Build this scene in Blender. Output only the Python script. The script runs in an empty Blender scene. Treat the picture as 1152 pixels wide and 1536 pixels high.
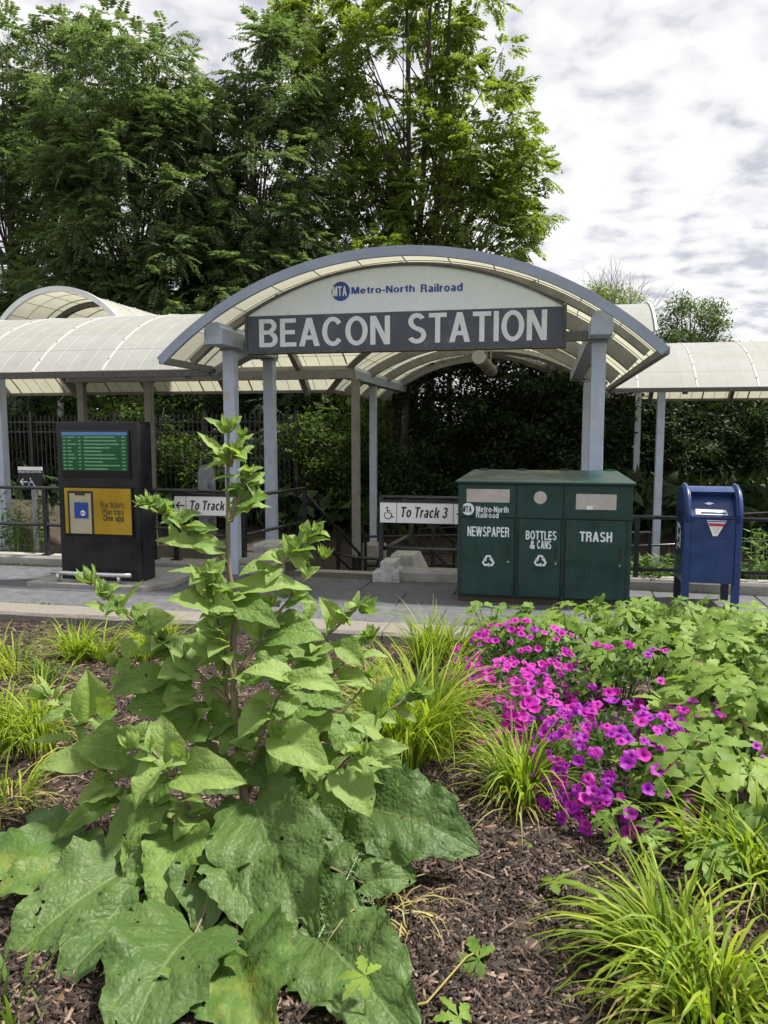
import bpy, bmesh, math, random
import numpy as np
from mathutils import Vector, Matrix
R = math.radians
PI = math.pi
random.seed(7)
rng = np.random.default_rng(11)
scene = bpy.context.scene
scene.cycles.diffuse_bounces = 8; scene.cycles.max_bounces = 14
COL = scene.collection

# ------------------------------------------------------------------ camera
CAM_Z, PITCH, YAW, FPX = 1.85, R(6.08), R(12.0), 1154.0
cam_d = bpy.data.cameras.new('camera'); cam = bpy.data.objects.new('camera', cam_d); COL.objects.link(cam)
cam.location = (0, 0, CAM_Z); cam.rotation_euler = (R(90) - PITCH, 0, YAW)
cam_d.sensor_fit = 'VERTICAL'; cam_d.sensor_height = 24.0; cam_d.sensor_width = 18.0
cam_d.lens = 24.0 * FPX / 1536.0; cam_d.clip_start = 0.05; cam_d.clip_end = 3000
scene.camera = cam

# ------------------------------------------------------------------ sky, sun, exposure
SUN_EL, SUN_AZ = R(58), R(74)          # azimuth measured from +y (behind the station) towards +x
world = bpy.data.worlds.new('World'); scene.world = world; world.use_nodes = True
nt = world.node_tree; nt.nodes.clear()
def wn(t, **k):
    n = nt.nodes.new(t)
    for a, b in k.items(): setattr(n, a, b)
    return n
def wl(a, b): nt.links.new(a, b)
w_out = wn('ShaderNodeOutputWorld'); w_bg = wn('ShaderNodeBackground'); w_bg.inputs['Strength'].default_value = 0.077
w_sky = wn('ShaderNodeTexSky', sky_type='NISHITA', sun_disc=False)
w_sky.sun_elevation = SUN_EL; w_sky.sun_rotation = SUN_AZ
w_tc = wn('ShaderNodeTexCoord'); w_sep = wn('ShaderNodeSeparateXYZ'); wl(w_tc.outputs['Generated'], w_sep.inputs[0])
w_den = wn('ShaderNodeMath', operation='MAXIMUM'); wl(w_sep.outputs[2], w_den.inputs[0]); w_den.inputs[1].default_value = 0.0
w_add = wn('ShaderNodeMath', operation='ADD'); wl(w_den.outputs[0], w_add.inputs[0]); w_add.inputs[1].default_value = 0.16
w_dx = wn('ShaderNodeMath', operation='DIVIDE'); wl(w_sep.outputs[0], w_dx.inputs[0]); wl(w_add.outputs[0], w_dx.inputs[1])
w_dy = wn('ShaderNodeMath', operation='DIVIDE'); wl(w_sep.outputs[1], w_dy.inputs[0]); wl(w_add.outputs[0], w_dy.inputs[1])
w_cmb = wn('ShaderNodeCombineXYZ'); wl(w_dx.outputs[0], w_cmb.inputs[0]); wl(w_dy.outputs[0], w_cmb.inputs[1])
w_n1 = wn('ShaderNodeTexNoise'); w_n1.inputs['Scale'].default_value = 7.0; w_n1.inputs['Detail'].default_value = 7; w_n1.inputs['Roughness'].default_value = 0.5; w_n1.inputs['Distortion'].default_value = 0.2
wl(w_cmb.outputs[0], w_n1.inputs['Vector'])
w_n2 = wn('ShaderNodeTexNoise'); w_n2.inputs['Scale'].default_value = 0.7; w_n2.inputs['Detail'].default_value = 3
wl(w_cmb.outputs[0], w_n2.inputs['Vector'])
w_mx = wn('ShaderNodeMix', data_type='FLOAT'); w_mx.inputs[0].default_value = 0.36
wl(w_n1.outputs[0], w_mx.inputs[2]); wl(w_n2.outputs[0], w_mx.inputs[3])
w_rp = wn('ShaderNodeValToRGB'); wl(w_mx.outputs[0], w_rp.inputs[0])
e = w_rp.color_ramp.elements
e[0].position = 0.39; e[0].color = (4.8, 4.85, 5.4, 1)
e[1].position = 0.56; e[1].color = (8.6, 8.45, 8.2, 1)
m_ = w_rp.color_ramp.elements.new(0.46); m_.color = (7.0, 6.95, 7.15, 1)
w_mix = wn('ShaderNodeMix', data_type='RGBA'); w_mix.inputs[0].default_value = 0.93
wl(w_sky.outputs[0], w_mix.inputs[6]); wl(w_rp.outputs[0], w_mix.inputs[7])
wl(w_mix.outputs[2], w_bg.inputs[0]); wl(w_bg.outputs[0], w_out.inputs[0])
sun_d = bpy.data.lights.new('sun', 'SUN'); sun_d.energy = 5.0; sun_d.angle = R(5); sun_d.color = (1.0, 0.94, 0.84)
sun = bpy.data.objects.new('sun', sun_d); COL.objects.link(sun)
sd = Vector((math.sin(SUN_AZ) * math.cos(SUN_EL), math.cos(SUN_AZ) * math.cos(SUN_EL), math.sin(SUN_EL)))
sun.rotation_euler = sd.to_track_quat('Z', 'Y').to_euler(); sun.location = (10, 20, 40)
vs = scene.view_settings
vs.view_transform = 'Standard'; vs.look = 'None'; vs.gamma = 1; vs.exposure = 0.78; vs.use_curve_mapping = False

# ------------------------------------------------------------------ where a pixel of the photograph lies in the place
CF = Vector((-math.sin(YAW) * math.cos(PITCH), math.cos(YAW) * math.cos(PITCH), -math.sin(PITCH)))
CR = Vector((math.cos(YAW), math.sin(YAW), 0)); CU = CR.cross(CF)
CO = Vector((0, 0, CAM_Z))
def at(px, py, x=None, y=None, z=None, d=None):
    r = CF + CR * ((px - 576) / FPX) + CU * ((768 - py) / FPX)
    if d is not None: t = d
    elif y is not None: t = y / r.y
    elif z is not None: t = (z - CAM_Z) / r.z
    else: t = x / r.x
    return CO + r * t

# ------------------------------------------------------------------ helpers
ORG = {}
def org(p): return ORG.get(p.name, Vector((0, 0, 0))) if p else Vector((0, 0, 0))
def tag(o, label=None, cat=None, group=None, kind=None):
    if label: o['label'] = label
    if cat: o['category'] = cat
    if group: o['group'] = group
    if kind: o['kind'] = kind
    return o
def thing(name, label, cat, loc=(0, 0, 0), group=None):
    o = bpy.data.objects.new(name, None); COL.objects.link(o)
    o.location = loc; o.empty_display_size = 0.1
    ORG[o.name] = Vector(loc)
    return tag(o, label, cat, group)
def link(name, me, parent=None, loc=None, rot=None, scale=None):
    o = bpy.data.objects.new(name, me); COL.objects.link(o)
    if parent: o.parent = parent
    ORG[o.name] = org(parent)
    if loc is not None: o.location = Vector(loc) - org(parent)
    if rot is not None: o.rotation_euler = rot
    if scale is not None: o.scale = scale if hasattr(scale, '__len__') else (scale,) * 3
    return o
class MB:
    def __init__(s): s.v = []; s.f = []
    def add(s, vs, fs):
        b = len(s.v); s.v += [tuple(p) for p in vs]; s.f += [tuple(b + i for i in f) for f in fs]; return s
    def box(s, x0, x1, y0, y1, z0, z1):
        return s.add([(x0,y0,z0),(x1,y0,z0),(x1,y1,z0),(x0,y1,z0),(x0,y0,z1),(x1,y0,z1),(x1,y1,z1),(x0,y1,z1)],
                     [(0,3,2,1),(4,5,6,7),(0,1,5,4),(1,2,6,5),(2,3,7,6),(3,0,4,7)])
    def prism(s, pts, axis, a0, a1):
        n = len(pts)
        def P(p, a): return (p[0], a, p[1]) if axis == 'y' else ((a, p[0], p[1]) if axis == 'x' else (p[0], p[1], a))
        vs = [P(p, a0) for p in pts] + [P(p, a1) for p in pts]
        fs = [tuple(range(n)), tuple(range(2*n-1, n-1, -1))] + [(i, n+i, n+(i+1) % n, (i+1) % n) for i in range(n)]
        return s.add(vs, fs)
    def tube(s, pts, r, n=8, caps=True):
        pts = [Vector(p) for p in pts]; m = len(pts)
        rs = r if hasattr(r, '__len__') else [r] * m
        b = len(s.v); prev = None
        for i, p in enumerate(pts):
            t = (pts[min(i+1, m-1)] - pts[max(i-1, 0)])
            t = t.normalized() if t.length > 1e-9 else Vector((0, 0, 1))
            if prev is None:
                a = Vector((0, 0, 1)) if abs(t.z) < .9 else Vector((1, 0, 0)); u = t.cross(a).normalized()
            else: u = (prev - t * prev.dot(t)).normalized()
            prev = u; w = t.cross(u)
            for k in range(n):
                c = 2 * PI * k / n; s.v.append(tuple(p + (u * math.cos(c) + w * math.sin(c)) * rs[i]))
        for i in range(m-1):
            for k in range(n):
                s.f.append((b+i*n+k, b+i*n+(k+1) % n, b+(i+1)*n+(k+1) % n, b+(i+1)*n+k))
        if caps:
            s.f.append(tuple(b+k for k in range(n-1, -1, -1))); s.f.append(tuple(b+(m-1)*n+k for k in range(n)))
        return s
    def stroke(s, pts, w, y, closed=False):          # flat ribbon in an XZ plane at depth y
        pts = [Vector((p[0], 0, p[1])) for p in pts]; m = len(pts); b = len(s.v)
        for i, p in enumerate(pts):
            if closed: t = pts[(i+1) % m] - pts[i-1]
            else: t = pts[min(i+1, m-1)] - pts[max(i-1, 0)]
            t.normalize(); n = Vector((-t.z, 0, t.x)) * w / 2
            s.v.append((p.x+n.x, y, p.z+n.z)); s.v.append((p.x-n.x, y, p.z-n.z))
        for i in range(m if closed else m-1):
            j = (i+1) % m; s.f.append((b+2*i, b+2*i+1, b+2*j+1, b+2*j))
        return s
    def poly(s, pts, y): return s.add([(p[0], y, p[1]) for p in pts], [tuple(range(len(pts)))])
    def disc(s, cx, cz, r, y, n=24): return s.poly([(cx+r*math.cos(2*PI*k/n), cz+r*math.sin(2*PI*k/n)) for k in range(n)], y)
    def build(s, name, mat, parent=None, smooth=False, bevel=0, o=None):
        og = org(parent) if o is None else Vector(o)
        me = bpy.data.meshes.new(name)
        me.from_pydata([(p[0]-og.x, p[1]-og.y, p[2]-og.z) for p in s.v], [], s.f); me.update()
        if mat: me.materials.append(mat)
        if smooth: me.polygons.foreach_set('use_smooth', [True] * len(me.polygons))
        ob = link(name, me, parent)
        if o is not None: ob.location = og - org(parent)
        if bevel:
            m = ob.modifiers.new('bevel', 'BEVEL'); m.width = bevel; m.segments = 2; m.limit_method = 'ANGLE'; m.angle_limit = R(40)
        return ob
def np_mesh(name, V, F, mat, parent=None, smooth=False, uv=None, o=None, kind=None):
    """V (n,3) world, F (m,k) faces with equal k."""
    og = org(parent) if o is None else Vector(o)
    V = np.asarray(V, dtype=np.float32) - np.array(og, dtype=np.float32)
    F = np.asarray(F, dtype=np.int32); k = F.shape[1]
    me = bpy.data.meshes.new(name)
    me.vertices.add(len(V)); me.vertices.foreach_set('co', V.ravel())
    me.loops.add(F.size); me.loops.foreach_set('vertex_index', F.ravel())
    me.polygons.add(len(F)); me.polygons.foreach_set('loop_start', np.arange(0, F.size, k, dtype=np.int32))
    me.polygons.foreach_set('loop_total', np.full(len(F), k, dtype=np.int32))
    if smooth: me.polygons.foreach_set('use_smooth', np.ones(len(F), dtype=bool))
    if uv is not None:
        l = me.uv_layers.new(name='UVMap'); l.data.foreach_set('uv', np.asarray(uv, dtype=np.float32)[F.ravel()].ravel())
    me.update(calc_edges=True); me.validate()
    if mat: me.materials.append(mat)
    ob = link(name, me, parent)
    if o is not None: ob.location = og - org(parent)
    if kind: ob['kind'] = kind
    return ob
def dup(root, loc, label=None, group=None):
    r = root.copy(); COL.objects.link(r); r.location = loc; ORG[r.name] = Vector(loc)
    if label: r['label'] = label
    if group: r['group'] = group
    for ch in list(root.children):
        c = ch.copy(); COL.objects.link(c); c.parent = r; ORG[c.name] = Vector(loc)
        for g in list(ch.children):
            d = g.copy(); COL.objects.link(d); d.parent = c; ORG[d.name] = Vector(loc)
    return r
# ------------------------------------------------------------------ plain grotesque lettering, cut from bars, diagonals and rings
def _arc(cx, cy, rx, ry, a0, a1, w, n=None):
    n = n or max(4, int(abs(a1-a0)/14)); out = []
    wy = w*.88
    for k in range(n):
        p = []
        for a, f in ((k, 0), (k+1, 0), (k+1, 1), (k, 1)):
            t = R(a0+(a1-a0)*a/n); p.append((cx+(rx-f*w)*math.cos(t), cy+(ry-f*wy)*math.sin(t)))
        out.append(p)
    return out
def _bar(x0, y0, x1, y1): return [[(x0, y0), (x1, y0), (x1, y1), (x0, y1)]]
def _dg(xa, ya, xb, yb, w): return [[(xa, ya), (xa+w, ya), (xb+w, yb), (xb, yb)]]
def glyph(ch, w):
    v = w*.86; X = .73; d = w*1.08
    o = lambda x, r=.29: _arc(x+r, X/2, r, X/2+.015, 0, 360, w, 22)
    G = {
     'A': lambda: (_dg(0, 0, .36-d/2, 1, d)+_dg(.72-d, 0, .36-d/2, 1, d)+_bar(.17, .23, .55, .23+v), .72),
     'B': lambda: (_bar(0, 0, w, 1)+_bar(w, 0, .40, v)+_bar(w, 1-v, .38, 1)+_bar(w, .5-v*.35, .40, .5+v*.65)+_arc(.38, .735+v*.1, .245, .265-v*.1, -90, 90, w)+_arc(.40, .26+v*.08, .26, .26+v*.08, -90, 90, w), .66),
     'C': lambda: (_arc(.37, .5, .37, .515, 38, 322, w, 24), .71),
     'E': lambda: (_bar(0, 0, w, 1)+_bar(w, 0, .57, v)+_bar(w, 1-v, .56, 1)+_bar(w, .5-v*.4, .52, .5+v*.6), .58),
     'H': lambda: (_bar(0, 0, w, 1)+_bar(.64-w, 0, .64, 1)+_bar(w, .5-v*.4, .64-w, .5+v*.6), .64),
     'I': lambda: (_bar(0, 0, w, 1), w),
     'L': lambda: (_bar(0, 0, w, 1)+_bar(w, 0, .53, v), .53),
     'M': lambda: (_bar(0, 0, w, 1)+_bar(.80-w, 0, .80, 1)+_dg(.40-d/2, .0, w*.3, 1, d)+_dg(.40-d/2, .0, .80-w*.3-d, 1, d), .80),
     'N': lambda: (_bar(0, 0, w, 1)+_bar(.66-w, 0, .66, 1)+_dg(.66-w*1.1, 0, w*.0, 1, w*1.1), .66),
     'O': lambda: (_arc(.38, .5, .38, .515, 0, 360, w, 30), .76),
     'P': lambda: (_bar(0, 0, w, 1)+_bar(w, 1-v, .36, 1)+_bar(w, .42, .36, .42+v)+_arc(.36, .71, .26, .29, -90, 90, w), .61),
     'R': lambda: (_bar(0, 0, w, 1)+_bar(w, 1-v, .38, 1)+_bar(w, .44, .38, .44+v)+_arc(.38, .72, .26, .28, -90, 90, w)+_bar(.65-w*1.1, 0, .65-w*.1, .40)+_bar(.40, .36, .62-w*.2, .46), .66),
     'S': lambda: (_arc(.33, .735, .30, .28, 25, 250, w, 18)+_arc(.33, .27, .33, .285, -155, 82, w, 18)+[[(.20, .475), (.36, .40), (.42, .54), (.26, .60)]], .66),
     'T': lambda: (_bar(0, 1-v, .62, 1)+_bar(.31-w/2, 0, .31+w/2, 1-v), .62),
     'W': lambda: (_dg(.25-d/2, 0, .0, 1, d*.95)+_dg(.25-d/2, 0, .48-d/2, 1, d*.95)+_dg(.71-d/2, 0, .48-d/2, 1, d*.95)+_dg(.71-d/2, 0, .96-d, 1, d*.95), .96),
     '&': lambda: (_arc(.33, .77, .20, .24, 0, 360, w*.9, 16)+_arc(.27, .27, .27, .28, 60, 330, w, 16)+_dg(.66-d, 0, .19, .68, d)+_dg(.44, .16, .60-w*.5, .45, w*.8), .68),
     '-': lambda: (_bar(0, .30, .30, .30+v), .30),
     '3': lambda: (_arc(.28, .745, .26, .27, -75, 160, w, 16)+_arc(.28, .28, .29, .295, -165, 85, w, 16)+_bar(.2, .47, .34, .47+v*.8), .57),
     'a': lambda: (_arc(.27, .21, .25, .225, 0, 360, w*.92, 16)+_bar(.52-w, 0, .52, .50)+_arc(.27, .48, .25, .26, 0, 150, w, 12), .54),
     'c': lambda: (_arc(.28, X/2, .28, X/2+.015, 42, 318, w, 20), .53),
     'd': lambda: (_arc(.28, X/2, .28, X/2+.015, 0, 360, w, 20)+_bar(.57-w, 0, .57, 1), .57),
     'e': lambda: (_arc(.28, X/2, .28, X/2+.015, 0, 325, w, 22)+_bar(.06, .30, .54, .30+v*.8), .56),
     'h': lambda: (_bar(0, 0, w, 1)+_arc(.28, .47, .26, .275, 0, 170, w, 12)+_bar(.54-w, 0, .54, .47), .54),
     'i': lambda: (_bar(0, 0, w, X)+_bar(0, .86, w, 1), w),
     'k': lambda: (_bar(0, 0, w, 1)+_dg(w*.8, .24, .54-d, X, d)+_dg(.56-d, 0, .22, .47, d), .56),
     'l': lambda: (_bar(0, 0, w, 1), w),
     'n': lambda: (_bar(0, 0, w, X)+_arc(.28, .47, .26, .275, 0, 170, w, 12)+_bar(.54-w, 0, .54, .47), .54),
     'o': lambda: (_arc(.29, X/2, .29, X/2+.015, 0, 360, w, 22), .58),
     'p': lambda: (_arc(.29, X/2, .28, X/2+.015, 0, 360, w, 20)+_bar(0, -.27, w, X), .57),
     'r': lambda: (_bar(0, 0, w, X)+_arc(.33, .44, .30, .30, 90, 170, w, 8), .36),
     's': lambda: (_arc(.25, .535, .225, .205, 25, 250, w, 14)+_arc(.25, .20, .25, .215, -155, 82, w, 14)+[[(.14, .36), (.28, .29), (.32, .40), (.2, .46)]], .50),
     't': lambda: (_bar(.10, .12, .10+w, .93)+_bar(0, X-v*.8, .33, X)+_arc(.10+.20, .18, .20, .19, 180, 275, w, 6), .34),
     'u': lambda: (_bar(.54-w, 0, .54, X)+_arc(.28, .26, .26+.02, .275, 190, 360, w, 12)+_bar(0, .24, w, X), .54),
     'y': lambda: (_dg(.25-d/2, .02, 0, X, d*.95)+_dg(.25-d/2, .02, .54-d, X, d*.95)+_dg(.08, -.27, .25-d/2, .05, d)+_bar(.0, -.27, .16, -.27+v*.8), .54),
     'O2': None}
    return G[ch]()
def text(body, x0, x1, z0, z1, y, mat, parent, name='lettering', bold=0.0, shear=0.0, split=False):
    """Lettering facing -y fitted to the box x0..x1, baseline..cap height z0..z1."""
    w = .135 if bold == 0 else .135+bold*2.2
    polys = []; x = 0.0; k = 0; own = []; gi = 0
    for ch in body:
        if ch == ' ': x += .30; continue
        ps, adv = glyph(ch, w)
        for p in ps:
            polys.append([(x+a+(b*shear), b, k) for a, b in p]); k = (k+1) % 7; own.append(gi)
        x += adv+.085; gi += 1
    wd = x-.085+shear; b = MB()
    if split:
        for g in range(gi):
            b = MB()
            for p, o_ in zip(polys, own):
                if o_ == g: b.add([(x0+(x1-x0)*a/wd, y-.00006*kk, z0+(z1-z0)*c) for a, c, kk in p], [tuple(range(len(p)))])
            b.build('letter', mat, parent)
        return
    for p in polys:
        b.add([(x0+(x1-x0)*a/wd, y-.00006*kk, z0+(z1-z0)*c) for a, c, kk in p], [tuple(range(len(p)))])
    return b.build(name, mat, parent)

# ------------------------------------------------------------------ materials
M = {}
def mk(name):
    m = bpy.data.materials.new(name); m.use_nodes = True; M[name] = m
    t = m.node_tree; return m, t, t.nodes['Principled BSDF']
def N_(t, ty, **k):
    n = t.nodes.new(ty)
    for a, b in k.items():
        if a in ('Scale', 'Detail', 'Roughness', 'Distortion', 'Randomness'): n.inputs[a].default_value = b
        else: setattr(n, a, b)
    return n
def c4(c): return (c[0], c[1], c[2], 1)
def ramp(t, fac, stops):
    r = t.nodes.new('ShaderNodeValToRGB'); t.links.new(fac, r.inputs[0]); el = r.color_ramp.elements
    while len(el) < len(stops): el.new(0.5)
    for e_, (p, c) in zip(el, stops): e_.position = p; e_.color = c4(c) if hasattr(c, '__len__') else (c, c, c, 1)
    return r.outputs[0]
def mixc(t, fac, a, b, mode='MIX'):
    m = t.nodes.new('ShaderNodeMix'); m.data_type = 'RGBA'; m.blend_type = mode
    for i, x in ((0, fac), (6, a), (7, b)):
        if hasattr(x, 'is_linked'): t.links.new(x, m.inputs[i])
        else: m.inputs[i].default_value = x if i == 0 else c4(x)
    return m.outputs[2]
def surface(name, c1, c2, rough=0.6, scale=8.0, metal=0.0, bump=0.0, bscale=60.0, dirt=None, dscale=3.0, dlo=.55, dhi=.75, spec=0.5, rvar=0.0, detail=6, stretch=None, emit=None, streak=None):
    """Two-tone noise colour, optional dirt patches, fine bump, roughness variation."""
    m, t, p = mk(name)
    tc = N_(t, 'ShaderNodeTexCoord'); co = tc.outputs['Object']
    if stretch:
        mp = N_(t, 'ShaderNodeMapping'); mp.inputs['Scale'].default_value = stretch; t.links.new(co, mp.inputs[0]); co = mp.outputs[0]
    n1 = N_(t, 'ShaderNodeTexNoise', Scale=scale, Detail=detail, Roughness=0.6); t.links.new(co, n1.inputs['Vector'])
    col = ramp(t, n1.outputs[0], [(0.35, c1), (0.68, c2)])
    if dirt:
        n2 = N_(t, 'ShaderNodeTexNoise', Scale=dscale, Detail=8, Roughness=0.65); t.links.new(tc.outputs['Object'], n2.inputs['Vector'])
        col = mixc(t, ramp(t, n2.outputs[0], [(dlo, 0.0), (dhi, 1.0)]), col, dirt)
    if streak:
        mp2 = N_(t, 'ShaderNodeMapping'); mp2.inputs['Scale'].default_value = (26, 26, 1.6); t.links.new(tc.outputs['Object'], mp2.inputs[0])
        n5 = N_(t, 'ShaderNodeTexNoise', Scale=1.0, Detail=5, Roughness=.7); t.links.new(mp2.outputs[0], n5.inputs['Vector'])
        col = mixc(t, ramp(t, n5.outputs[0], [(.56, 0.0), (.78, streak[3])]), col, streak[:3])
        n6 = N_(t, 'ShaderNodeTexNoise', Scale=55, Detail=3); t.links.new(tc.outputs['Object'], n6.inputs['Vector'])
        col = mixc(t, ramp(t, n6.outputs[0], [(.69, 0.0), (.73, streak[3])]), col, [min(1, c*1.8+.02) for c in streak[:3]])
    t.links.new(col, p.inputs['Base Color'])
    p.inputs['Roughness'].default_value = rough; p.inputs['Metallic'].default_value = metal; p.inputs['Specular IOR Level'].default_value = spec
    if rvar:
        t.links.new(ramp(t, n1.outputs[0], [(0.3, max(0, rough-rvar)), (0.7, min(1, rough+rvar))]), p.inputs['Roughness'])
    if bump:
        n3 = N_(t, 'ShaderNodeTexNoise', Scale=bscale, Detail=4); t.links.new(co, n3.inputs['Vector'])
        b = N_(t, 'ShaderNodeBump'); b.inputs['Strength'].default_value = bump; b.inputs['Distance'].default_value = 0.01
        t.links.new(n3.outputs[0], b.inputs['Height']); t.links.new(b.outputs[0], p.inputs['Normal'])
    if emit:
        t.links.new(col, p.inputs['Emission Color']); p.inputs['Emission Strength'].default_value = emit
    return m
def foliage(name, c_dark, c_mid, c_light, trans=0.45, rough=0.55, tcol=None, spec=0.3, nscale=0.0):
    """Leaves: every leaf its own tone, light passing through."""
    m, t, p = mk(name)
    g = N_(t, 'ShaderNodeNewGeometry')
    col = ramp(t, g.outputs['Random Per Island'], [(0.0, c_dark), (0.55, c_mid), (1.0, c_light)])
    if nscale:
        tc = N_(t, 'ShaderNodeTexCoord'); n1 = N_(t, 'ShaderNodeTexNoise', Scale=nscale, Detail=3); t.links.new(tc.outputs['Object'], n1.inputs['Vector'])
        col = mixc(t, ramp(t, n1.outputs[0], [(0.35, 0.0), (0.65, 0.55)]), col, c_light)
    t.links.new(col, p.inputs['Base Color']); p.inputs['Roughness'].default_value = rough; p.inputs['Specular IOR Level'].default_value = spec
    tr = N_(t, 'ShaderNodeBsdfTranslucent')
    t.links.new(mixc(t, 1.0, col, tcol or (1.25, 1.3, 0.55), 'MULTIPLY'), tr.inputs['Color'])
    mx = N_(t, 'ShaderNodeMixShader'); mx.inputs[0].default_value = trans
    t.links.new(p.outputs[0], mx.inputs[1]); t.links.new(tr.outputs[0], mx.inputs[2])
    t.links.new(mx.outputs[0], t.nodes['Material Output'].inputs[0])
    return m

surface('soil', (0.022, 0.015, 0.011), (0.06, 0.042, 0.032), 0.95, 14, bump=0.7, bscale=40)
surface('ground_far', (0.026, 0.02, 0.014), (0.05, 0.04, 0.028), 0.95, 2.5, bump=0.5, bscale=30, dirt=(0.03, 0.04, 0.016), dscale=.5)
surface('slab', (0.072, 0.077, 0.09), (0.115, 0.12, 0.134), 0.8, 7, bump=0.25, bscale=160, dirt=(0.05, 0.05, 0.052), dscale=3.2, dlo=.52, dhi=.72, rvar=.1)
surface('joint', (0.04, 0.04, 0.038), (0.07, 0.066, 0.06), 0.95, 30)
surface('granite', (0.14, 0.127, 0.116), (0.235, 0.214, 0.195), 0.85, 70, bump=0.35, bscale=120, dirt=(0.15, 0.14, 0.13), dscale=2.5)
surface('concrete', (0.24, 0.235, 0.22), (0.34, 0.33, 0.31), 0.9, 6, bump=0.3, bscale=90, dirt=(0.2, 0.19, 0.17), dscale=2.0)
surface('block_paint', (0.40, 0.41, 0.41), (0.52, 0.53, 0.52), 0.8, 9, bump=0.3, bscale=60, dirt=(0.2, 0.185, 0.165), dscale=5, dlo=.5, dhi=.7, streak=(0.25, 0.23, 0.2, .5))
surface('post_paint', (0.38, 0.45, 0.57), (0.46, 0.53, 0.65), 0.45, 5, dirt=(0.30, 0.29, 0.27), dscale=4.5, dlo=.58, dhi=.76, bump=.04, streak=(0.26, 0.24, 0.21, .5))
surface('beam_paint', (0.20, 0.20, 0.195), (0.28, 0.28, 0.27), 0.5, 5, dirt=(0.15, 0.14, 0.12), dscale=3, dlo=.55, dhi=.8)
surface('fascia_paint', (0.25, 0.305, 0.40), (0.31, 0.37, 0.46), 0.42, 3, dirt=(0.25, 0.27, 0.3), dscale=4, dlo=.6, dhi=.8)
surface('rim_paint', (0.58, 0.60, 0.62), (0.68, 0.70, 0.71), 0.5, 4, dirt=(0.4, 0.4, 0.38), dscale=3)
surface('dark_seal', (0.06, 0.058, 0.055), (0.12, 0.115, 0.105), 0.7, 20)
surface('bar_grey', (0.28, 0.275, 0.25), (0.36, 0.35, 0.32), 0.6, 20)
surface('batten', (0.42, 0.42, 0.40), (0.54, 0.54, 0.51), 0.45, 8, dirt=(0.4, 0.4, 0.37), dscale=5)
surface('black_rail', (0.012, 0.013, 0.016), (0.022, 0.023, 0.027), 0.28, 12, spec=.6, rvar=.06)
surface('galvanised', (0.22, 0.23, 0.25), (0.34, 0.35, 0.37), 0.5, 14, metal=.6, rvar=.1)
surface('steel_bright', (0.55, 0.56, 0.57), (0.66, 0.67, 0.68), 0.28, 10, metal=.9, rvar=.08)
surface('sign_white', (0.68, 0.77, 0.83), (0.76, 0.83, 0.87), 0.5, 2.0, dirt=(0.46, 0.5, 0.5), dscale=4, dlo=.58, dhi=.85, streak=(0.42, 0.45, 0.44, .35))
surface('sign_slate', (0.045, 0.055, 0.08), (0.07, 0.085, 0.115), 0.42, 3.0, dirt=(0.12, 0.13, 0.145), dscale=6, dlo=.55, dhi=.8)
surface('letter_white', (0.62, 0.70, 0.74), (0.72, 0.79, 0.82), 0.5, 9)
surface('board_white', (0.78, 0.79, 0.80), (0.84, 0.85, 0.86), 0.4, 3)
surface('print_black', (0.012, 0.012, 0.014), (0.02, 0.02, 0.022), 0.5, 9)
surface('logo_blue', (0.015, 0.05, 0.27), (0.02, 0.065, 0.32), 0.4, 9)
surface('bin_green', (0.004, 0.032, 0.030), (0.007, 0.045, 0.042), 0.42, 3.5, dirt=(0.026, 0.05, 0.042), dscale=5, dlo=.55, dhi=.8, rvar=.16, bump=.02, bscale=25, streak=(0.05, 0.075, 0.062, .5))
surface('bin_gap', (0.004, 0.012, 0.011), (0.008, 0.018, 0.016), 0.6, 9)
surface('bin_plate', (0.42, 0.40, 0.39), (0.52, 0.50, 0.49), 0.5, 7, metal=.3, dirt=(0.33, 0.31, 0.30), dscale=9)
surface('bin_base', (0.05, 0.035, 0.03), (0.09, 0.06, 0.045), 0.8, 12)
surface('mail_blue', (0.011, 0.036, 0.135), (0.016, 0.048, 0.17), 0.35, 5, dirt=(0.022, 0.05, 0.14), dscale=8, dlo=.55, dhi=.8, rvar=.12, streak=(0.05, 0.075, 0.15, .5))
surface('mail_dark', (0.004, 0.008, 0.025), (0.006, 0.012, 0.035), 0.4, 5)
surface('mail_red', (0.42, 0.03, 0.05), (0.5, 0.04, 0.06), 0.5, 9)
surface('kiosk_black', (0.005, 0.006, 0.010), (0.010, 0.011, 0.016), 0.30, 3, spec=.5, rvar=.12, streak=(0.02, 0.021, 0.024, .35))
surface('screen_frame', (0.006, 0.006, 0.007), (0.009, 0.009, 0.01), 0.12, 3, spec=.6)
surface('screen_green', (0.005, 0.06, 0.022), (0.007, 0.08, 0.03), 0.15, 3, emit=.15)
surface('screen_dark', (0.006, 0.055, 0.018), (0.008, 0.07, 0.024), 0.15, 3, emit=.2)
surface('screen_blue', (0.03, 0.10, 0.22), (0.04, 0.12, 0.26), 0.15, 3, emit=.4)
surface('screen_text', (0.07, 0.20, 0.11), (0.11, 0.26, 0.15), 0.2, 3, emit=.2)
surface('screen_yellow', (0.27, 0.17, 0.012), (0.40, 0.27, 0.03), 0.15, 1.6, emit=.06)
surface('screen_cream', (0.30, 0.29, 0.2), (0.38, 0.36, 0.26), 0.2, 3, emit=.06)
surface('bark', (0.045, 0.036, 0.028), (0.10, 0.085, 0.07), 0.95, 9, bump=0.8, bscale=25, stretch=(1, 1, .25))
surface('bark_pale', (0.22, 0.21, 0.19), (0.34, 0.33, 0.3), 0.9, 7, bump=0.5, bscale=25, dirt=(0.1, 0.1, 0.085), dscale=5)
surface('wall_far', (0.30, 0.24, 0.2), (0.38, 0.31, 0.26), 0.9, 2)
surface('lamp_body', (0.13, 0.125, 0.11), (0.2, 0.19, 0.17), 0.5, 8)
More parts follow.
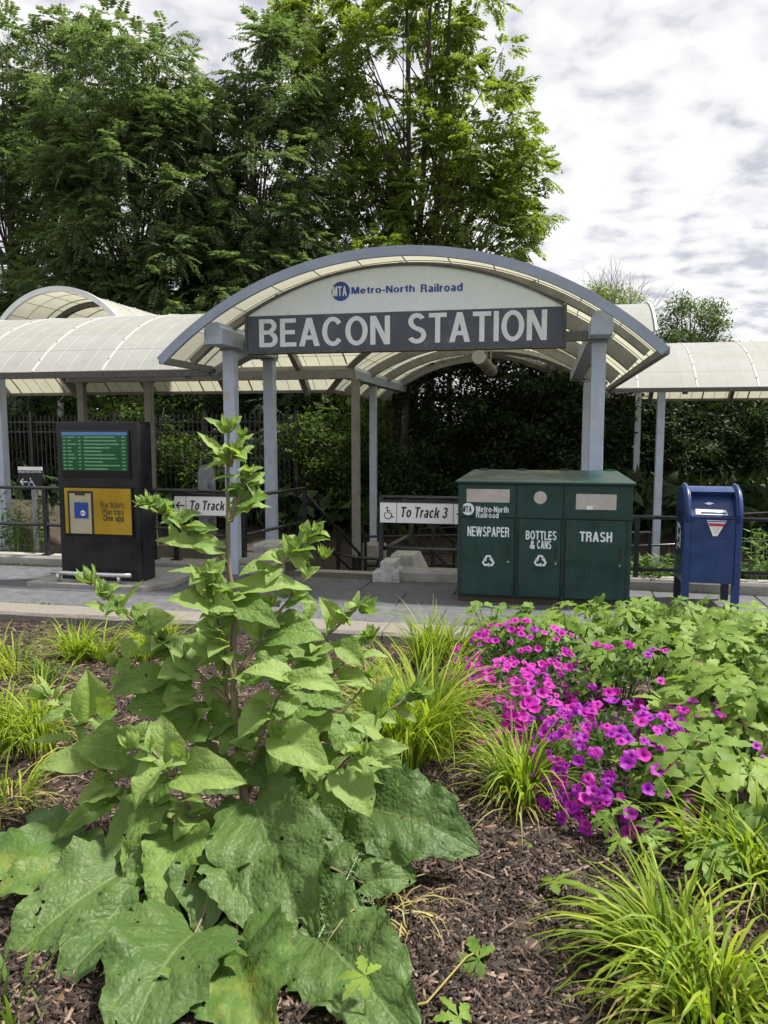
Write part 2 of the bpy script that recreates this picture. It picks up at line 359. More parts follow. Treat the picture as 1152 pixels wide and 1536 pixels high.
surface('stem', (0.13, 0.13, 0.06), (0.17, 0.115, 0.085), 0.6, 22, bump=.1, stretch=(1, 1, .3))
surface('stem_green', (0.10, 0.17, 0.04), (0.16, 0.24, 0.06), 0.6, 12)
foliage('leaf_ash', (0.088, 0.132, 0.060), (0.125, 0.18, 0.082), (0.165, 0.228, 0.105), 0.5, tcol=(1.15, 1.25, .6))
foliage('leaf_bright', (0.095, 0.145, 0.03), (0.15, 0.215, 0.045), (0.23, 0.285, 0.06), 0.54)
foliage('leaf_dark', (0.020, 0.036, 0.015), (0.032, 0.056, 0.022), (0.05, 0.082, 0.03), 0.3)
foliage('leaf_shrub', (0.035, 0.068, 0.018), (0.06, 0.105, 0.026), (0.11, 0.17, 0.035), 0.45)
foliage('leaf_weed', (0.07, 0.14, 0.03), (0.11, 0.20, 0.045), (0.17, 0.26, 0.07), 0.45)
foliage('grass_gold', (0.11, 0.19, 0.018), (0.24, 0.345, 0.03), (0.40, 0.46, 0.065), 0.5, tcol=(1.1, 1.15, .5))
foliage('grass_straw', (0.30, 0.24, 0.09), (0.42, 0.36, 0.13), (0.50, 0.46, 0.2), 0.4, tcol=(1, .95, .7))
foliage('petunia_leaf', (0.03, 0.08, 0.02), (0.055, 0.12, 0.03), (0.09, 0.17, 0.04), 0.35)
foliage('grass_green', (0.06, 0.12, 0.02), (0.11, 0.19, 0.03), (0.18, 0.27, 0.05), 0.45)
# roof sheet: cream translucent panels
def roof_mat(name, c1, c2, ct, fac):
    m, t, p = mk(name)
    tc = N_(t, 'ShaderNodeTexCoord'); gi = N_(t, 'ShaderNodeObjectInfo')
    n1 = N_(t, 'ShaderNodeTexNoise', Scale=1.6, Detail=6, Roughness=.65); t.links.new(tc.outputs['Object'], n1.inputs['Vector'])
    n2 = N_(t, 'ShaderNodeTexNoise', Scale=14, Detail=4); t.links.new(tc.outputs['Object'], n2.inputs['Vector'])
    col = ramp(t, n1.outputs[0], [(0.3, c1), (0.7, c2)])
    col = mixc(t, ramp(t, n2.outputs[0], [(0.52, 0.0), (0.8, 0.3)]), col, (0.36, 0.35, 0.31))
    col = mixc(t, ramp(t, gi.outputs['Random'], [(0.0, 0.0), (1.0, 0.28)]), col, (0.45, 0.42, 0.32))
    t.links.new(col, p.inputs['Base Color']); p.inputs['Roughness'].default_value = .5
    tr = N_(t, 'ShaderNodeBsdfTranslucent'); t.links.new(mixc(t, 1.0, col, ct, 'MULTIPLY'), tr.inputs['Color'])
    mx = N_(t, 'ShaderNodeMixShader'); mx.inputs[0].default_value = fac
    t.links.new(p.outputs[0], mx.inputs[1]); t.links.new(tr.outputs[0], mx.inputs[2])
    t.links.new(mx.outputs[0], t.nodes['Material Output'].inputs[0])
roof_mat('roof_sheet', (0.46, 0.48, 0.48), (0.56, 0.58, 0.58), (1.10, 1.06, 0.86), 0.44)

# ------------------------------------------------------------------ the ground
def gh(x, y):
    """height of the terrain behind the pavement: a sunken stair court, then a bank"""
    def ss(a, b, v):
        t = np.clip((v-a)/(b-a), 0, 1); return t*t*(3-2*t)
    pit = -1.1 * ss(9.62, 9.9, y) * (1 - ss(16.5, 24.5, y)) * ss(-3.6, -3.2, x) * (1 - ss(9, 12, x))
    pitl = -1.1 * ss(11.2, 14, y) * (1 - ss(16.5, 24.5, y)) * (1 - ss(-3.6, -3.2, x)) * ss(-14, -10, x)
    return -0.03 + pit + pitl + 0.35 * ss(22, 30, y)
xs = np.concatenate([[-1500, -300, -80, -40], np.arange(-22, 14.01, .4), [20, 40, 90, 300, 1500]])
ys = np.concatenate([[-300, -40, -5, 4, 8.9, 9.3], np.arange(9.55, 10.3, .06), np.arange(10.5, 30, .5), [34, 45, 70, 120, 400, 2000]])
gx, gy = np.meshgrid(xs, ys); gz = gh(gx, gy)
nb = (np.sin(gx*3.1)*np.cos(gy*2.3)+np.sin(gx*1.3+gy*1.9))*.03*((gy > 10.5) & (gy < 34)); gz = gz + nb
gz = np.where((gy < 8) & (gy > 1) & (np.abs(gx) < 30), -0.35, gz)
V = np.stack([gx, gy, gz], -1).reshape(-1, 3); nx, ny = len(xs), len(ys)
idx = np.arange(nx*ny).reshape(ny, nx); F = np.stack([idx[:-1, :-1], idx[:-1, 1:], idx[1:, 1:], idx[1:, :-1]], -1).reshape(-1, 4)
tag(np_mesh('ground', V, F, M['ground_far'], smooth=True), 'brown earth ground around the station falling to a stair court', kind='structure')

# pavement of grey slabs
KY0, KY1, PY1 = 6.72, 7.12, 9.22
walk = MB().box(-16, 9, KY1, PY1+.4, -0.3, -0.014).build('pavement', M['joint'])
tag(walk, 'grey slab pavement between planting bed and canopy', kind='structure')
slab_m = {}
def slab_mesh(w, d):
    k = (round(w, 3), round(d, 3))
    if k not in slab_m:
        b = MB(); g = .006; h = .008
        b.add([(g,g,-.05),(w-g,g,-.05),(w-g,d-g,-.05),(g,d-g,-.05),(g,g,-h),(w-g,g,-h),(w-g,d-g,-h),(g,d-g,-h),(g+h,g+h,0),(w-g-h,g+h,0),(w-g-h,d-g-h,0),(g+h,d-g-h,0)],
              [(0,1,5,4),(1,2,6,5),(2,3,7,6),(3,0,4,7),(4,5,9,8),(5,6,10,9),(6,7,11,10),(7,4,8,11),(8,9,10,11)])
        me = bpy.data.meshes.new('slab'); me.from_pydata(b.v, [], b.f); me.materials.append(M['slab']); slab_m[k] = me
    return slab_m[k]
rows = [KY1, 7.82, 8.52, PY1]
for r in range(3):
    d = rows[r+1]-rows[r]; x = -12.0 + (.55 if r % 2 else 0); k = 0
    while x < 6.5:
        o = link('slab', slab_mesh(1.1, d), walk, (x, rows[r], random.uniform(-.003, .003)), (random.uniform(-.003, .003), random.uniform(-.003, .003), 0)); x += 1.1
# granite kerb along the bed
kerb = MB().box(-16, 9, KY0+.03, KY1-.03, -.4, -.04).build('kerb', M['joint']); tag(kerb, 'pale granite kerb edging the planting bed', kind='structure')
km = []
for j in range(3):
    b = MB(); nx_ = 12; w = 1.55
    for i in range(nx_+1):
        x = .006+(w-.012)*i/nx_
        for (yy, zz) in ((0, -.36), (0, -.03), (.025, 0), (.38, 0), (.398, -.02), (.398, -.3)):
            b.v.append((x, yy+random.uniform(-.006, .006), zz+random.uniform(-.005, .005)))
    for i in range(nx_):
        for q in range(5): a = i*6+q; b.f.append((a, a+6, a+7, a+1))
    b.f.append((0, 1, 2, 3, 4, 5)); a = nx_*6; b.f.append(tuple(a+q for q in (5, 4, 3, 2, 1, 0)))
    me = bpy.data.meshes.new('kerb_stone'); me.from_pydata(b.v, [], b.f); me.materials.append(M['granite']); km.append(me)
x = -12.3; k = 0
while x < 6.8:
    link('kerb_stone', km[k % 3], kerb, (x, KY0, .012+random.uniform(-.004, .004))); x += 1.55; k += 1
# low concrete upstands behind the pavement
for nm, x0, x1, lb in (('low_wall', -16, -3.35, 'low concrete upstand behind the information kiosk'), ('low_wall', -1.95, 9, 'low concrete upstand behind the recycling station and mailbox')):
    b = MB().prism([(PY1-.02, -.4), (PY1-.02, .10), (PY1+.01, .13), (PY1+.25, .13), (PY1+.28, .10), (PY1+.28, -1.2)], 'x', x0, x1)
    tag(b.build(nm, M['concrete']), lb, 'low wall')

# ------------------------------------------------------------------ vaulted canopies
EZ, HS, RISE = 2.69, 2.86, 1.14
RR = (HS**2 + RISE**2) / (2*RISE); ALPHA = math.asin(HS/RR)
CX, CZ = -1.686, EZ + RISE - RR
LATL, LATR = 12.86, 19.16
MAIN_Y0, MAIN_Y1 = 8.58, 22.02
def zc(v, c): return CZ + math.sqrt(max(RR*RR-(v-c)**2, 0.01))
def f_main(x, y):
    v = 1.0
    if x < CX and abs(y-LATL) < HS: v = min(v, zc(x, CX)-zc(y, LATL))
    if x > CX and abs(y-LATR) < HS: v = min(v, zc(x, CX)-zc(y, LATR))
    return v
def f_left(x, y):
    if x < CX-HS: return 1.0
    return zc(y, LATL)-zc(x, CX) if x < CX else -1.0
def f_right(x, y):
    if x > CX+HS: return 1.0
    return zc(y, LATR)-zc(x, CX) if x > CX else -1.0
class Vault:
    def __init__(s, root, axis, c, a0, a1, cz, r, al, n=12, pitch=1.12, keep=None, sub=4):
        s.root, s.axis, s.c, s.a0, s.a1, s.cz, s.r, s.al, s.n, s.pitch, s.keep, s.sub = root, axis, c, a0, a1, cz, r, al, n, pitch, keep, sub
        s.da = 2*al/n
    def P(s, phi, a, r=None):
        r = r or s.r; u = s.c + r*math.sin(phi); z = s.cz + r*math.cos(phi)
        return (u, a, z) if s.axis == 'y' else (a, u, z)
    def panels(s):
        na = max(1, round((s.a1-s.a0)/s.pitch)); w = (s.a1-s.a0)/na; s.w = w; K = 4
        shared = None
        for i in range(na):
            for j in range(s.n):
                A0 = s.a0+i*w+.004; A1 = A0+w-.008; p0 = -s.al+j*s.da+.002; p1 = p0+s.da-.004
                if s.keep:
                    vals = [s.keep(*s.P(p0+(p1-p0)*u, A0+(A1-A0)*v)[:2]) for u in (0, .33, .67, 1) for v in (0, .25, .5, .75, 1)]
                    if max(vals) <= 0: continue
                    if min(vals) < 0:
                        b = MB(); KU, KV = 6, 10
                        for u in range(KU):
                            for v in range(KV):
                                q = [(p0+(p1-p0)*(u+du)/KU, A0+(A1-A0)*(v+dv)/KV) for du, dv in ((0, 0), (1, 0), (1, 1), (0, 1))]
                                fv = [s.keep(*s.P(*t_)[:2]) for t_ in q]; out = []
                                for k in range(4):
                                    a, bq = q[k], q[(k+1) % 4]; fa, fb = fv[k], fv[(k+1) % 4]
                                    if fa >= 0: out.append(a)
                                    if fa*fb < 0: t_ = fa/(fa-fb); out.append((a[0]+(bq[0]-a[0])*t_, a[1]+(bq[1]-a[1])*t_))
                                if len(out) >= 3: b.add([s.P(*t_) for t_ in out], [tuple(range(len(out)))])
                        if b.f: b.build('roof_panel', M['roof_sheet'], s.root, smooth=True)
                        continue
                if shared is None:
                    b = MB()
                    for u in range(K+1):
                        ph = -s.da/2+.002+(s.da-.004)*u/K
                        for v in (-.5, .5):
                            a = v*(w-.008)
                            b.v.append((s.r*math.sin(ph), a, s.r*math.cos(ph)) if s.axis == 'y' else (a, s.r*math.sin(ph), s.r*math.cos(ph)))
                    for u in range(K): b.f.append((2*u, 2*u+2, 2*u+3, 2*u+1))
                    shared = bpy.data.meshes.new('roof_panel'); shared.from_pydata(b.v, [], b.f); shared.materials.append(M['roof_sheet'])
                    shared.polygons.foreach_set('use_smooth', [True]*len(shared.polygons))
                ph = (p0+p1)/2; am = (A0+A1)/2
                link('roof_panel', shared, s.root, (s.c, am, s.cz) if s.axis == 'y' else (am, s.c, s.cz), (0, ph, 0) if s.axis == 'y' else (-ph, 0, 0))
        return s
    def runs(s, pts):
        if not s.keep: return [pts]
        out, cur = [], []
        for p in pts:
            if s.keep(p[0], p[1]) >= 0: cur.append(p)
            else:
                if len(cur) > 1: out.append(cur)
                cur = []
        if len(cur) > 1: out.append(cur)
        return out
    def bars(s):
        b = MB(); na = max(1, round((s.a1-s.a0)/s.pitch)); w = (s.a1-s.a0)/na; dr = -.004
        for i in range(na*s.sub+1):
            if i % s.sub == 0 and 0 < i < na*s.sub: continue
            a = s.a0+i*w/s.sub
            for run in s.runs([s.P(-s.al+2*s.al*k/48, a, s.r+dr) for k in range(49)]): b.tube(run, .006, 4)
        for j in range(s.n+1):
            ph = -s.al+j*s.da; m = max(8, int((s.a1-s.a0)/.15))
            for run in s.runs([s.P(ph, s.a0+(s.a1-s.a0)*k/m, s.r+dr) for k in range(m+1)]): b.tube(run, .006, 4)
        o = b.build('glazing_bars', M['bar_grey'], s.root); o['kind'] = 'stuff'
        for i in range(1, na):                              # bolted battens over every panel joint
            a = s.a0+i*w; b = MB()
            for run in s.runs([s.P(-s.al+2*s.al*k/48, a) for k in range(49)]):
                for k in range(len(run)-1):
                    p, q = run[k], run[k+1]
                    d = (.016, 0, 0) if s.axis == 'x' else (0, .016, 0)
                    def sh(pt, sg, up): return (pt[0]+d[0]*sg, pt[1]+d[1]*sg, pt[2]+up)
                    b.add([sh(p, -1, -.012), sh(p, 1, -.012), sh(q, 1, -.012), sh(q, -1, -.012), sh(p, -1, .010), sh(p, 1, .010), sh(q, 1, .010), sh(q, -1, .010)],
                          [(0, 3, 2, 1), (4, 5, 6, 7), (0, 1, 5, 4), (2, 3, 7, 6), (1, 2, 6, 5), (3, 0, 4, 7)])
                for k in range(2, len(run)-1, 4):
                    x_, y_, z_ = run[k]; b.box(x_-.012, x_+.012, y_-.012, y_+.012, z_+.008, z_+.022)
            if b.f: b.build('batten', M['batten'], s.root)
        return s
    def arch(s, name, mat, a0, a1, r0, r1, ph0=None, ph1=None, n=48, bevel=0):
        ph0 = -s.al if ph0 is None else ph0; ph1 = s.al if ph1 is None else ph1; b = MB()
        for k in range(n+1):
            ph = ph0+(ph1-ph0)*k/n
            for (a, r) in ((a0, r0), (a1, r0), (a1, r1), (a0, r1)): b.v.append(s.P(ph, a, r))
        for k in range(n):
            for q in range(4): b.f.append((4*k+q, 4*k+(q+1) % 4, 4*k+4+(q+1) % 4, 4*k+4+q))
        b.f.append((3, 2, 1, 0)); b.f.append(tuple(4*n+q for q in range(4)))
        return b.build(name, mat, s.root, bevel=bevel)
def groin(root, lat, sx):
    b = MB()
    for sy in (-1, 1):
        pts = []
        for k in range(25):
            t = k/24; u = HS*(1-t)
            pts.append((CX+sx*u, lat+sy*u, CZ+math.sqrt(RR*RR-u*u)-.10))
        b.tube(pts, .085, 4)
    return b.build('groin_rib', M['beam_paint'], root)
def post(root, x, y, z1=2.87, w=.145, mat='post_paint', z0=None, collar=True):
    z0 = float(gh(np.array(x), np.array(y)))-.05 if z0 is None else z0; h = w/2
    b = MB().box(x-h, x+h, y-h, y+h, z0, z1)
    o = b.build('post', M[mat], root, bevel=.008)
    if collar: MB().box(x-h-.02, x+h+.02, y-h-.02, y+h+.02, z1-.035, z1-.004).build('collar', M['beam_paint'], o)
    return o
BEAM = [(-.115, 2.87), (.115, 2.87), (.115, 3.05), (.06, 3.13), (-.06, 3.13), (-.115, 3.05)]

can = thing('entrance_canopy', 'large arched station entrance canopy with blue-grey curved rim and cream panels', 'canopy', (CX, 12, 0))
vm = Vault(can, 'y', CX, MAIN_Y0, MAIN_Y1, CZ, RR, ALPHA, keep=f_main, sub=2).panels().bars()
vm.arch('rim', M['fascia_paint'], MAIN_Y0-.05, MAIN_Y0+.0, RR-.075, RR+.032, -ALPHA-.004, ALPHA+.004)
vm.arch('rib', M['beam_paint'], 9.14, 9.24, RR-.10, RR-.02, -ALPHA*.97, ALPHA*.97)
for a in (10.3, 15.3, 16.7, 18.4, 20.4, 22.0):
    if a < 15.5 and a > 10: vm.arch('rib', M['beam_paint'], a, a+.12, RR-.20, RR-.02, 0.0, ALPHA*.97, 30)
    else: vm.arch('rib', M['beam_paint'], a, a+.12, RR-.20, RR-.02, -ALPHA*.97 if a < 15 or a > 16 else -ALPHA*.8, ALPHA*.97 if a < 16.5 else .0)
vm.arch('rib', M['beam_paint'], 12.8, 12.95, RR-.22, RR-.02, 0.0, ALPHA*.97, 30)
groin(can, LATL, -1); groin(can, LATR, 1)
for x_ in (-3.94, .54):
    for (b0, b1) in (((8.72, 10.6), (15.3, 22.1)) if x_ < 0 else ((8.72, 16.9),)):
        MB().prism([(x_+p, z) for p, z in BEAM], 'y', b0, b1).build('beam', M['post_paint'], can, bevel=.006)
    for s_ in (-1, 1):                                     # eave channels
        pass
for y0, y1 in ((8.61, 10.0), (15.9, 22.2)): MB().box(CX-HS-.05, CX-HS+.03, y0, y1, EZ-.05, EZ+.03).build('eave_channel', M['beam_paint'], can)
MB().box(CX+HS-.03, CX+HS+.05, 8.61, 16.3, EZ-.05, EZ+.03).build('eave_channel', M['beam_paint'], can)
for x_, y_, w_ in ((-3.94, 9.22, .15), (at(560, 700, y=17.3).x, 17.3, .15), (-3.94, 21.4, .15), (.54, 9.22, .155), (.76, 16.6, .15)):
    post(can, x_, y_, w=w_)
MB().prism([(x_, z_) for x_, z_ in ((-3.80, 2.89), (.42, 2.89), (.42, 3.0), (-3.80, 3.0))], 'y', 9.40, 9.52).build('tie_beam', M['beam_paint'], can)
for x_ in (-3.94, .54):                                    # faint tag stickers on the front posts
    MB().add([(x_-.03+.035*math.cos(k*PI/6), 9.143, 2.28+.06*math.sin(k*PI/6)) for k in range(12)], [tuple(range(12))]).build('sticker', M['bin_plate'], can)

lcan = thing('side_canopy', 'long low vaulted canopy running left from the entrance arch', 'canopy', (-9, LATL, 0))
vl = Vault(lcan, 'x', LATL, -15.2, CX-.04, CZ, RR, ALPHA, keep=f_left).panels().bars()
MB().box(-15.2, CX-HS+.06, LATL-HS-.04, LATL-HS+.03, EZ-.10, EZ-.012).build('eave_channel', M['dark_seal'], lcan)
MB().box(-15.2, CX-HS+.06, LATL+HS-.03, LATL+HS+.04, EZ-.06, EZ-.012).build('eave_channel', M['beam_paint'], lcan)
for y_ in (LATL-2.24, LATL+2.24):
    MB().prism([(y_+p, z) for p, z in BEAM], 'x', -10.2 if y_ > LATL else -15, -3.84).build('beam', M['beam_paint'], lcan, bevel=.006)
for a in (-14, -12.2, -10.4, -8.6, -6.8, -5.0): vl.arch('rib', M['beam_paint'], a, a+.1, RR-.18, RR-.02)
for x_, y_ in ((-3.94, LATL-2.24), (at(4, 700, y=LATL-2.24).x, LATL-2.24), (-13, LATL-2.24), (at(534, 700, y=LATL+2.24).x, LATL+2.24), (at(225, 650, y=LATL+2.24).x, LATL+2.24), (at(125, 650, y=LATL+2.24).x, LATL+2.24), (-13.2, LATL+2.24)):
    post(lcan, x_, y_, mat='post_paint' if y_ < LATL else 'beam_paint', w=.15)

rcan = thing('side_canopy', 'vaulted canopy running right behind the blue mailbox', 'canopy', (5, LATR, 0))
vr = Vault(rcan, 'x', LATR, CX+.04, 13.0, CZ, RR, ALPHA, keep=f_right).panels().bars()
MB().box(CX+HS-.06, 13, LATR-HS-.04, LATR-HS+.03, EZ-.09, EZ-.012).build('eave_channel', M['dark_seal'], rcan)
MB().box(CX+HS-.06, 13, LATR+HS-.03, LATR+HS+.04, EZ-.06, EZ-.012).build('eave_channel', M['beam_paint'], rcan)
for y_ in (LATR-2.24, LATR+2.24):
    MB().prism([(y_+p, z) for p, z in BEAM], 'x', .68, 13).build('beam', M['beam_paint'], rcan, bevel=.006)
for a in (2.6, 4.6, 6.6, 8.6, 10.6): vr.arch('rib', M['beam_paint'], a, a+.1, RR-.18, RR-.02)
for x_, y_ in ((2.27, LATR-2.24), (6.3, LATR-2.24), (2.27, LATR+2.0), (6.4, LATR+2.0)): post(rcan, x_, y_, w=.15)

# two raised vaults farther back, stepping up with the ramps
ul = thing('raised_canopy', 'small raised vault with pale rim above the left canopy roof', 'canopy', (-8.9, 13.4, 0))
pa = at(86, 434, y=12.9)
rU, aU = 1.52, R(58)
vu = Vault(ul, 'y', pa.x, 12.9, 17.0, pa.z-rU, rU, aU, n=8, pitch=1.0, sub=2).panels().bars()
vu.arch('rim', M['rim_paint'], 12.84, 12.9, rU-.045, rU+.05)
vu.arch('rib', M['dark_seal'], 14.1, 14.2, rU-.12, rU-.02); vu.arch('rib', M['dark_seal'], 15.6, 15.7, rU-.12, rU-.02)
for sx in (-1, 1):
    xx = pa.x+sx*rU*math.sin(aU)*.92; zz = pa.z-rU+rU*math.cos(aU)
    MB().prism([(xx+p*.9, z-2.87+zz-.12) for p, z in BEAM], 'y', 12.72, 17).build('beam', M['post_paint'], ul, bevel=.005)
    for yy in (13.4, 15.19): MB().box(xx-.06, xx+.06, yy-.06, yy+.06, 3.1, zz-.12).build('post', M['post_paint'], ul)
MB().prism([(pa.x-1.35, zz), (pa.x+1.35, zz), (pa.x+1.0, zz+.45), (pa.x+.4, zz+.72), (pa.x-.4, zz+.72), (pa.x-1.0, zz+.45)], 'y', 16.9, 16.95).build('gable_panel', M['beam_paint'], ul)

ur = thing('raised_canopy', 'raised vault end peeping out behind the right side of the entrance arch', 'canopy', (0, 25, 0))
pr = at(983, 497, y=22.6)
vq = Vault(ur, 'x', 22.6+HS, -5.0, pr.x, pr.z+RISE-RR, RR, ALPHA, n=10, pitch=1.12, sub=2).panels().bars()
vq.arch('rim', M['rim_paint'], pr.x, pr.x+.06, RR-.05, RR+.05)
for yy in (23.3, 27.8):
    for xx in (pr.x-.7, -3.5): MB().box(xx-.09, xx+.09, yy-.09, yy+.09, -.6, pr.z+.45).build('post', M['beam_paint'], ur)

# tubular lamp slung under the vault
tl = thing('tube_lamp', 'long grey tubular lamp hung under the entrance vault', 'lamp', (0, 11, 3))
p0_, p1_ = at(718, 536, y=10.6), at(741, 559, y=13.2); p1_.z = p0_.z; p1_.x = p0_.x
MB().tube([p0_, p1_], .085, 14).build('housing', M['lamp_body'], tl, smooth=False)
MB().tube([p0_-Vector((0, .03, 0)), p0_-Vector((0, 0, 0))], [.088, .095], 14).build('end_cap', M['rim_paint'], tl)
for q in (.15, .5, .85):
    c_ = p0_.lerp(p1_, q); MB().tube([c_+Vector((0, -.03, 0)), c_+Vector((0, .03, 0))], .097, 14).build('clamp', M['beam_paint'], tl)
    MB().tube([c_, (c_.x, c_.y, zc(c_.x, CX)-.05)], .015, 6).build('hanger', M['beam_paint'], tl)

# ------------------------------------------------------------------ the station name sign
SY = 9.02
def sx_(px, py): return at(px, py, y=SY)
sg = thing('station_sign', 'big arched station name sign with white letters on a slate band', 'sign', (CX, SY, 2.8))
L0, L1 = sx_(372, 528), sx_(845, 517); xb0, xb1 = L0.x, L1.x; zb = (L0.z+L1.z)/2
zt = (sx_(372, 475).z + sx_(845, 459).z)/2; za = sx_(608, 398).z
xm = (xb0+xb1)/2; hw = (xb1-xb0)/2; sag = za-zt; rs = (hw*hw+sag*sag)/(2*sag); aS = math.asin(hw/rs)
arc = [(xm+rs*math.sin(-aS+2*aS*k/40), za-rs+rs*math.cos(-aS+2*aS*k/40)) for k in range(41)]
MB().prism([(x, z) for x, z in arc][::-1], 'y', SY, SY+.10).build('upper_panel', M['sign_white'], sg)
MB().box(xb0, xb1, SY-.004, SY+.10, zb, zt-.002).build('name_band', M['sign_slate'], sg)
fr = MB()
for k in range(40):
    (xa, z1_), (xc, z2_) = arc[k], arc[k+1]
    fr.add([(xa, SY-.02, z1_+.001), (xc, SY-.02, z2_+.001), (xc, SY-.02, z2_+.03), (xa, SY-.02, z1_+.03), (xa, SY+.12, z1_+.001), (xc, SY+.12, z2_+.001), (xc, SY+.12, z2_+.03), (xa, SY+.12, z1_+.03)],
           [(0, 1, 2, 3), (4, 7, 6, 5), (0, 4, 5, 1), (3, 2, 6, 7)])
fr.box(xb0-.03, xb0-.001, SY-.02, SY+.12, zb-.03, zt+.02); fr.box(xb1+.001, xb1+.03, SY-.02, SY+.12, zb-.03, zt+.02); fr.box(xb0-.001, xb1+.001, SY-.02, SY+.12, zb-.03, zb-.001)
fr.build('frame', M['dark_seal'], sg)
YL = SY-.007
def fitpx(body, a, b, mat, par, y, **k):       # a = lower-left pixel, b = upper-right pixel
    A, B = at(*a, y=y), at(*b, y=y); return text(body, A.x, B.x, A.z, B.z, y, mat, par, **k)
fitpx('BEACON', (389, 521), (585, 473), M['letter_white'], sg, YL, bold=.018, split=True)
fitpx('STATION', (611, 515), (821, 464), M['letter_white'], sg, YL, bold=.018, split=True)
fitpx('Metro-North', (527, 441), (622, 427), M['logo_blue'], sg, SY-.004, bold=.022); fitpx('Railroad', (631, 438.5), (694, 424), M['logo_blue'], sg, SY-.004, bold=.022)
c_ = at(511, 437, y=SY-.003); rad = .112
lg = MB().disc(c_.x, c_.z, rad, SY-.003, 32).build('logo_disc', M['logo_blue'], sg)
text('MTA', c_.x-.10, c_.x+.075, c_.z-.055, c_.z+.058, SY-.006, M['letter_white'], lg, bold=.03)
for x_ in (xb0+.35, xm, xb1-.35):
    zt_ = zc(x_, CX)-.02; MB().box(x_-.03, x_+.03, SY+.101, SY+.15, zb+.1, zt_).build('hanger', M['beam_paint'], sg)
# ------------------------------------------------------------------ symbols
def arrow(b, cx, cz, s, y, d=-1):
    b.stroke([(cx+s*.5*d*-1, cz), (cx+s*.42*d, cz)], s*.13, y)
    b.stroke([(cx+s*.05*d, cz+s*.38), (cx+s*.46*d, cz)], s*.14, y-.0004)
    b.stroke([(cx+s*.05*d, cz-s*.38), (cx+s*.46*d, cz)], s*.14, y-.0008)
def wheelchair(b, cx, cz, s, y):
    b.disc(cx-.10*s, cz+.42*s, .085*s, y, 12)
    b.stroke([(cx-.09*s, cz+.32*s), (cx-.05*s, cz+.0*s), (cx+.20*s, cz+.0*s), (cx+.33*s, cz-.34*s), (cx+.45*s, cz-.30*s)], .085*s, y-.0004)
    b.stroke([(cx-.08*s, cz+.17*s), (cx+.18*s, cz+.17*s)], .07*s, y-.0008)
    b.stroke([(cx-.03*s+.29*s*math.cos(q), cz-.18*s+.29*s*math.sin(q)) for q in np.linspace(R(125), R(345), 16)], .07*s, y-.0012)
def recycle(b, cx, cz, s, y):
    for k in range(3):
        a = R(90+120*k); ca, sa = math.cos(a), math.sin(a)
        def rot(x, z): return (cx+(x*math.cos(a-PI/2)-z*math.sin(a-PI/2)), cz+(x*math.sin(a-PI/2)+z*math.cos(a-PI/2)))
        b.stroke([rot(-.27*s, .02*s), rot(-.10*s, .36*s), rot(.10*s, .36*s), rot(.20*s, .17*s)], .15*s, y)
        b.poly([rot(.05*s, .13*s), rot(.31*s, .24*s), rot(.30*s, -.04*s)], y-.0005*(k+1))

# ------------------------------------------------------------------ recycling and trash station
BY = 8.20
A, B = at(686, 830, y=BY), at(947, 830, y=BY); bx0, bx1 = A.x, B.x; BWd = bx1-bx0
zf = at(816, 727, y=BY).z; BD = .78; zk = at(816, 709, y=BY+BD).z
bn = thing('recycling_station', 'dark green three-door metal recycling and trash station', 'recycling bin', ((bx0+bx1)/2, BY, 0))
hp = .10
cab = MB(); cab.add([(bx0, BY+.02, .06), (bx1, BY+.02, .06), (bx1, BY+BD, .06), (bx0, BY+BD, .06), (bx0, BY+.02, zf), (bx1, BY+.02, zf), (bx1, BY+BD, zf), (bx0, BY+BD, zf), (bx0+hp, BY+BD-.02, zk), (bx1-hp, BY+BD-.02, zk)],
    [(0, 1, 5, 4), (1, 2, 6, 5), (2, 3, 7, 6), (3, 0, 4, 7), (0, 3, 2, 1)]); cab.build('cabinet', M['bin_green'], bn, bevel=.006)
e_ = .025
lid = MB(); lid.add([(bx0-e_, BY-.03, zf+.004), (bx1+e_, BY-.03, zf+.004), (bx1+e_, BY+BD+.02, zf+.004), (bx0-e_, BY+BD+.02, zf+.004), (bx0-e_, BY-.03, zf+.03), (bx1+e_, BY-.03, zf+.03), (bx1+e_, BY+BD+.02, zf+.03), (bx0-e_, BY+BD+.02, zf+.03), (bx0+hp, BY+BD-.06, zk+.03), (bx1-hp, BY+BD-.06, zk+.03), (bx1-hp, BY+BD-.0, zk+.03), (bx0+hp, BY+BD-.0, zk+.03)],
    [(0, 3, 2, 1), (0, 1, 5, 4), (1, 2, 6, 5), (2, 3, 7, 6), (3, 0, 4, 7), (4, 5, 9, 8), (5, 6, 10, 9), (6, 7, 11, 10), (7, 4, 8, 11), (8, 9, 10, 11)]); ld = lid.build('lid', M['bin_green'], bn, bevel=.005)
for q in (.12, .36, .62, .9):
    x_ = bx0+BWd*q; MB().box(x_-.05, x_+.05, BY+BD-.05, BY+BD-.01, zk+.031, zk+.045).build('hinge', M['bin_green'], ld)
MB().box(bx0+.01, bx1-.01, BY+.04, BY+BD-.02, 0, .058).build('plinth', M['bin_base'], bn)
def bxf(f): return bx0+BWd*f
def bz(py): return at(816, py, y=BY).z
ztop = bz(779.5); zb_ = bz(896)
for f0, f1, mid in ((.0, .345, 0), (.345, .615, 1), (.615, 1.0, 2)):
    MB().box(bxf(f0)+.004, bxf(f1)-.004, BY+.002, BY+.019, ztop+.012, zf-.004).build('upper_panel', M['bin_green'], bn, bevel=.004)
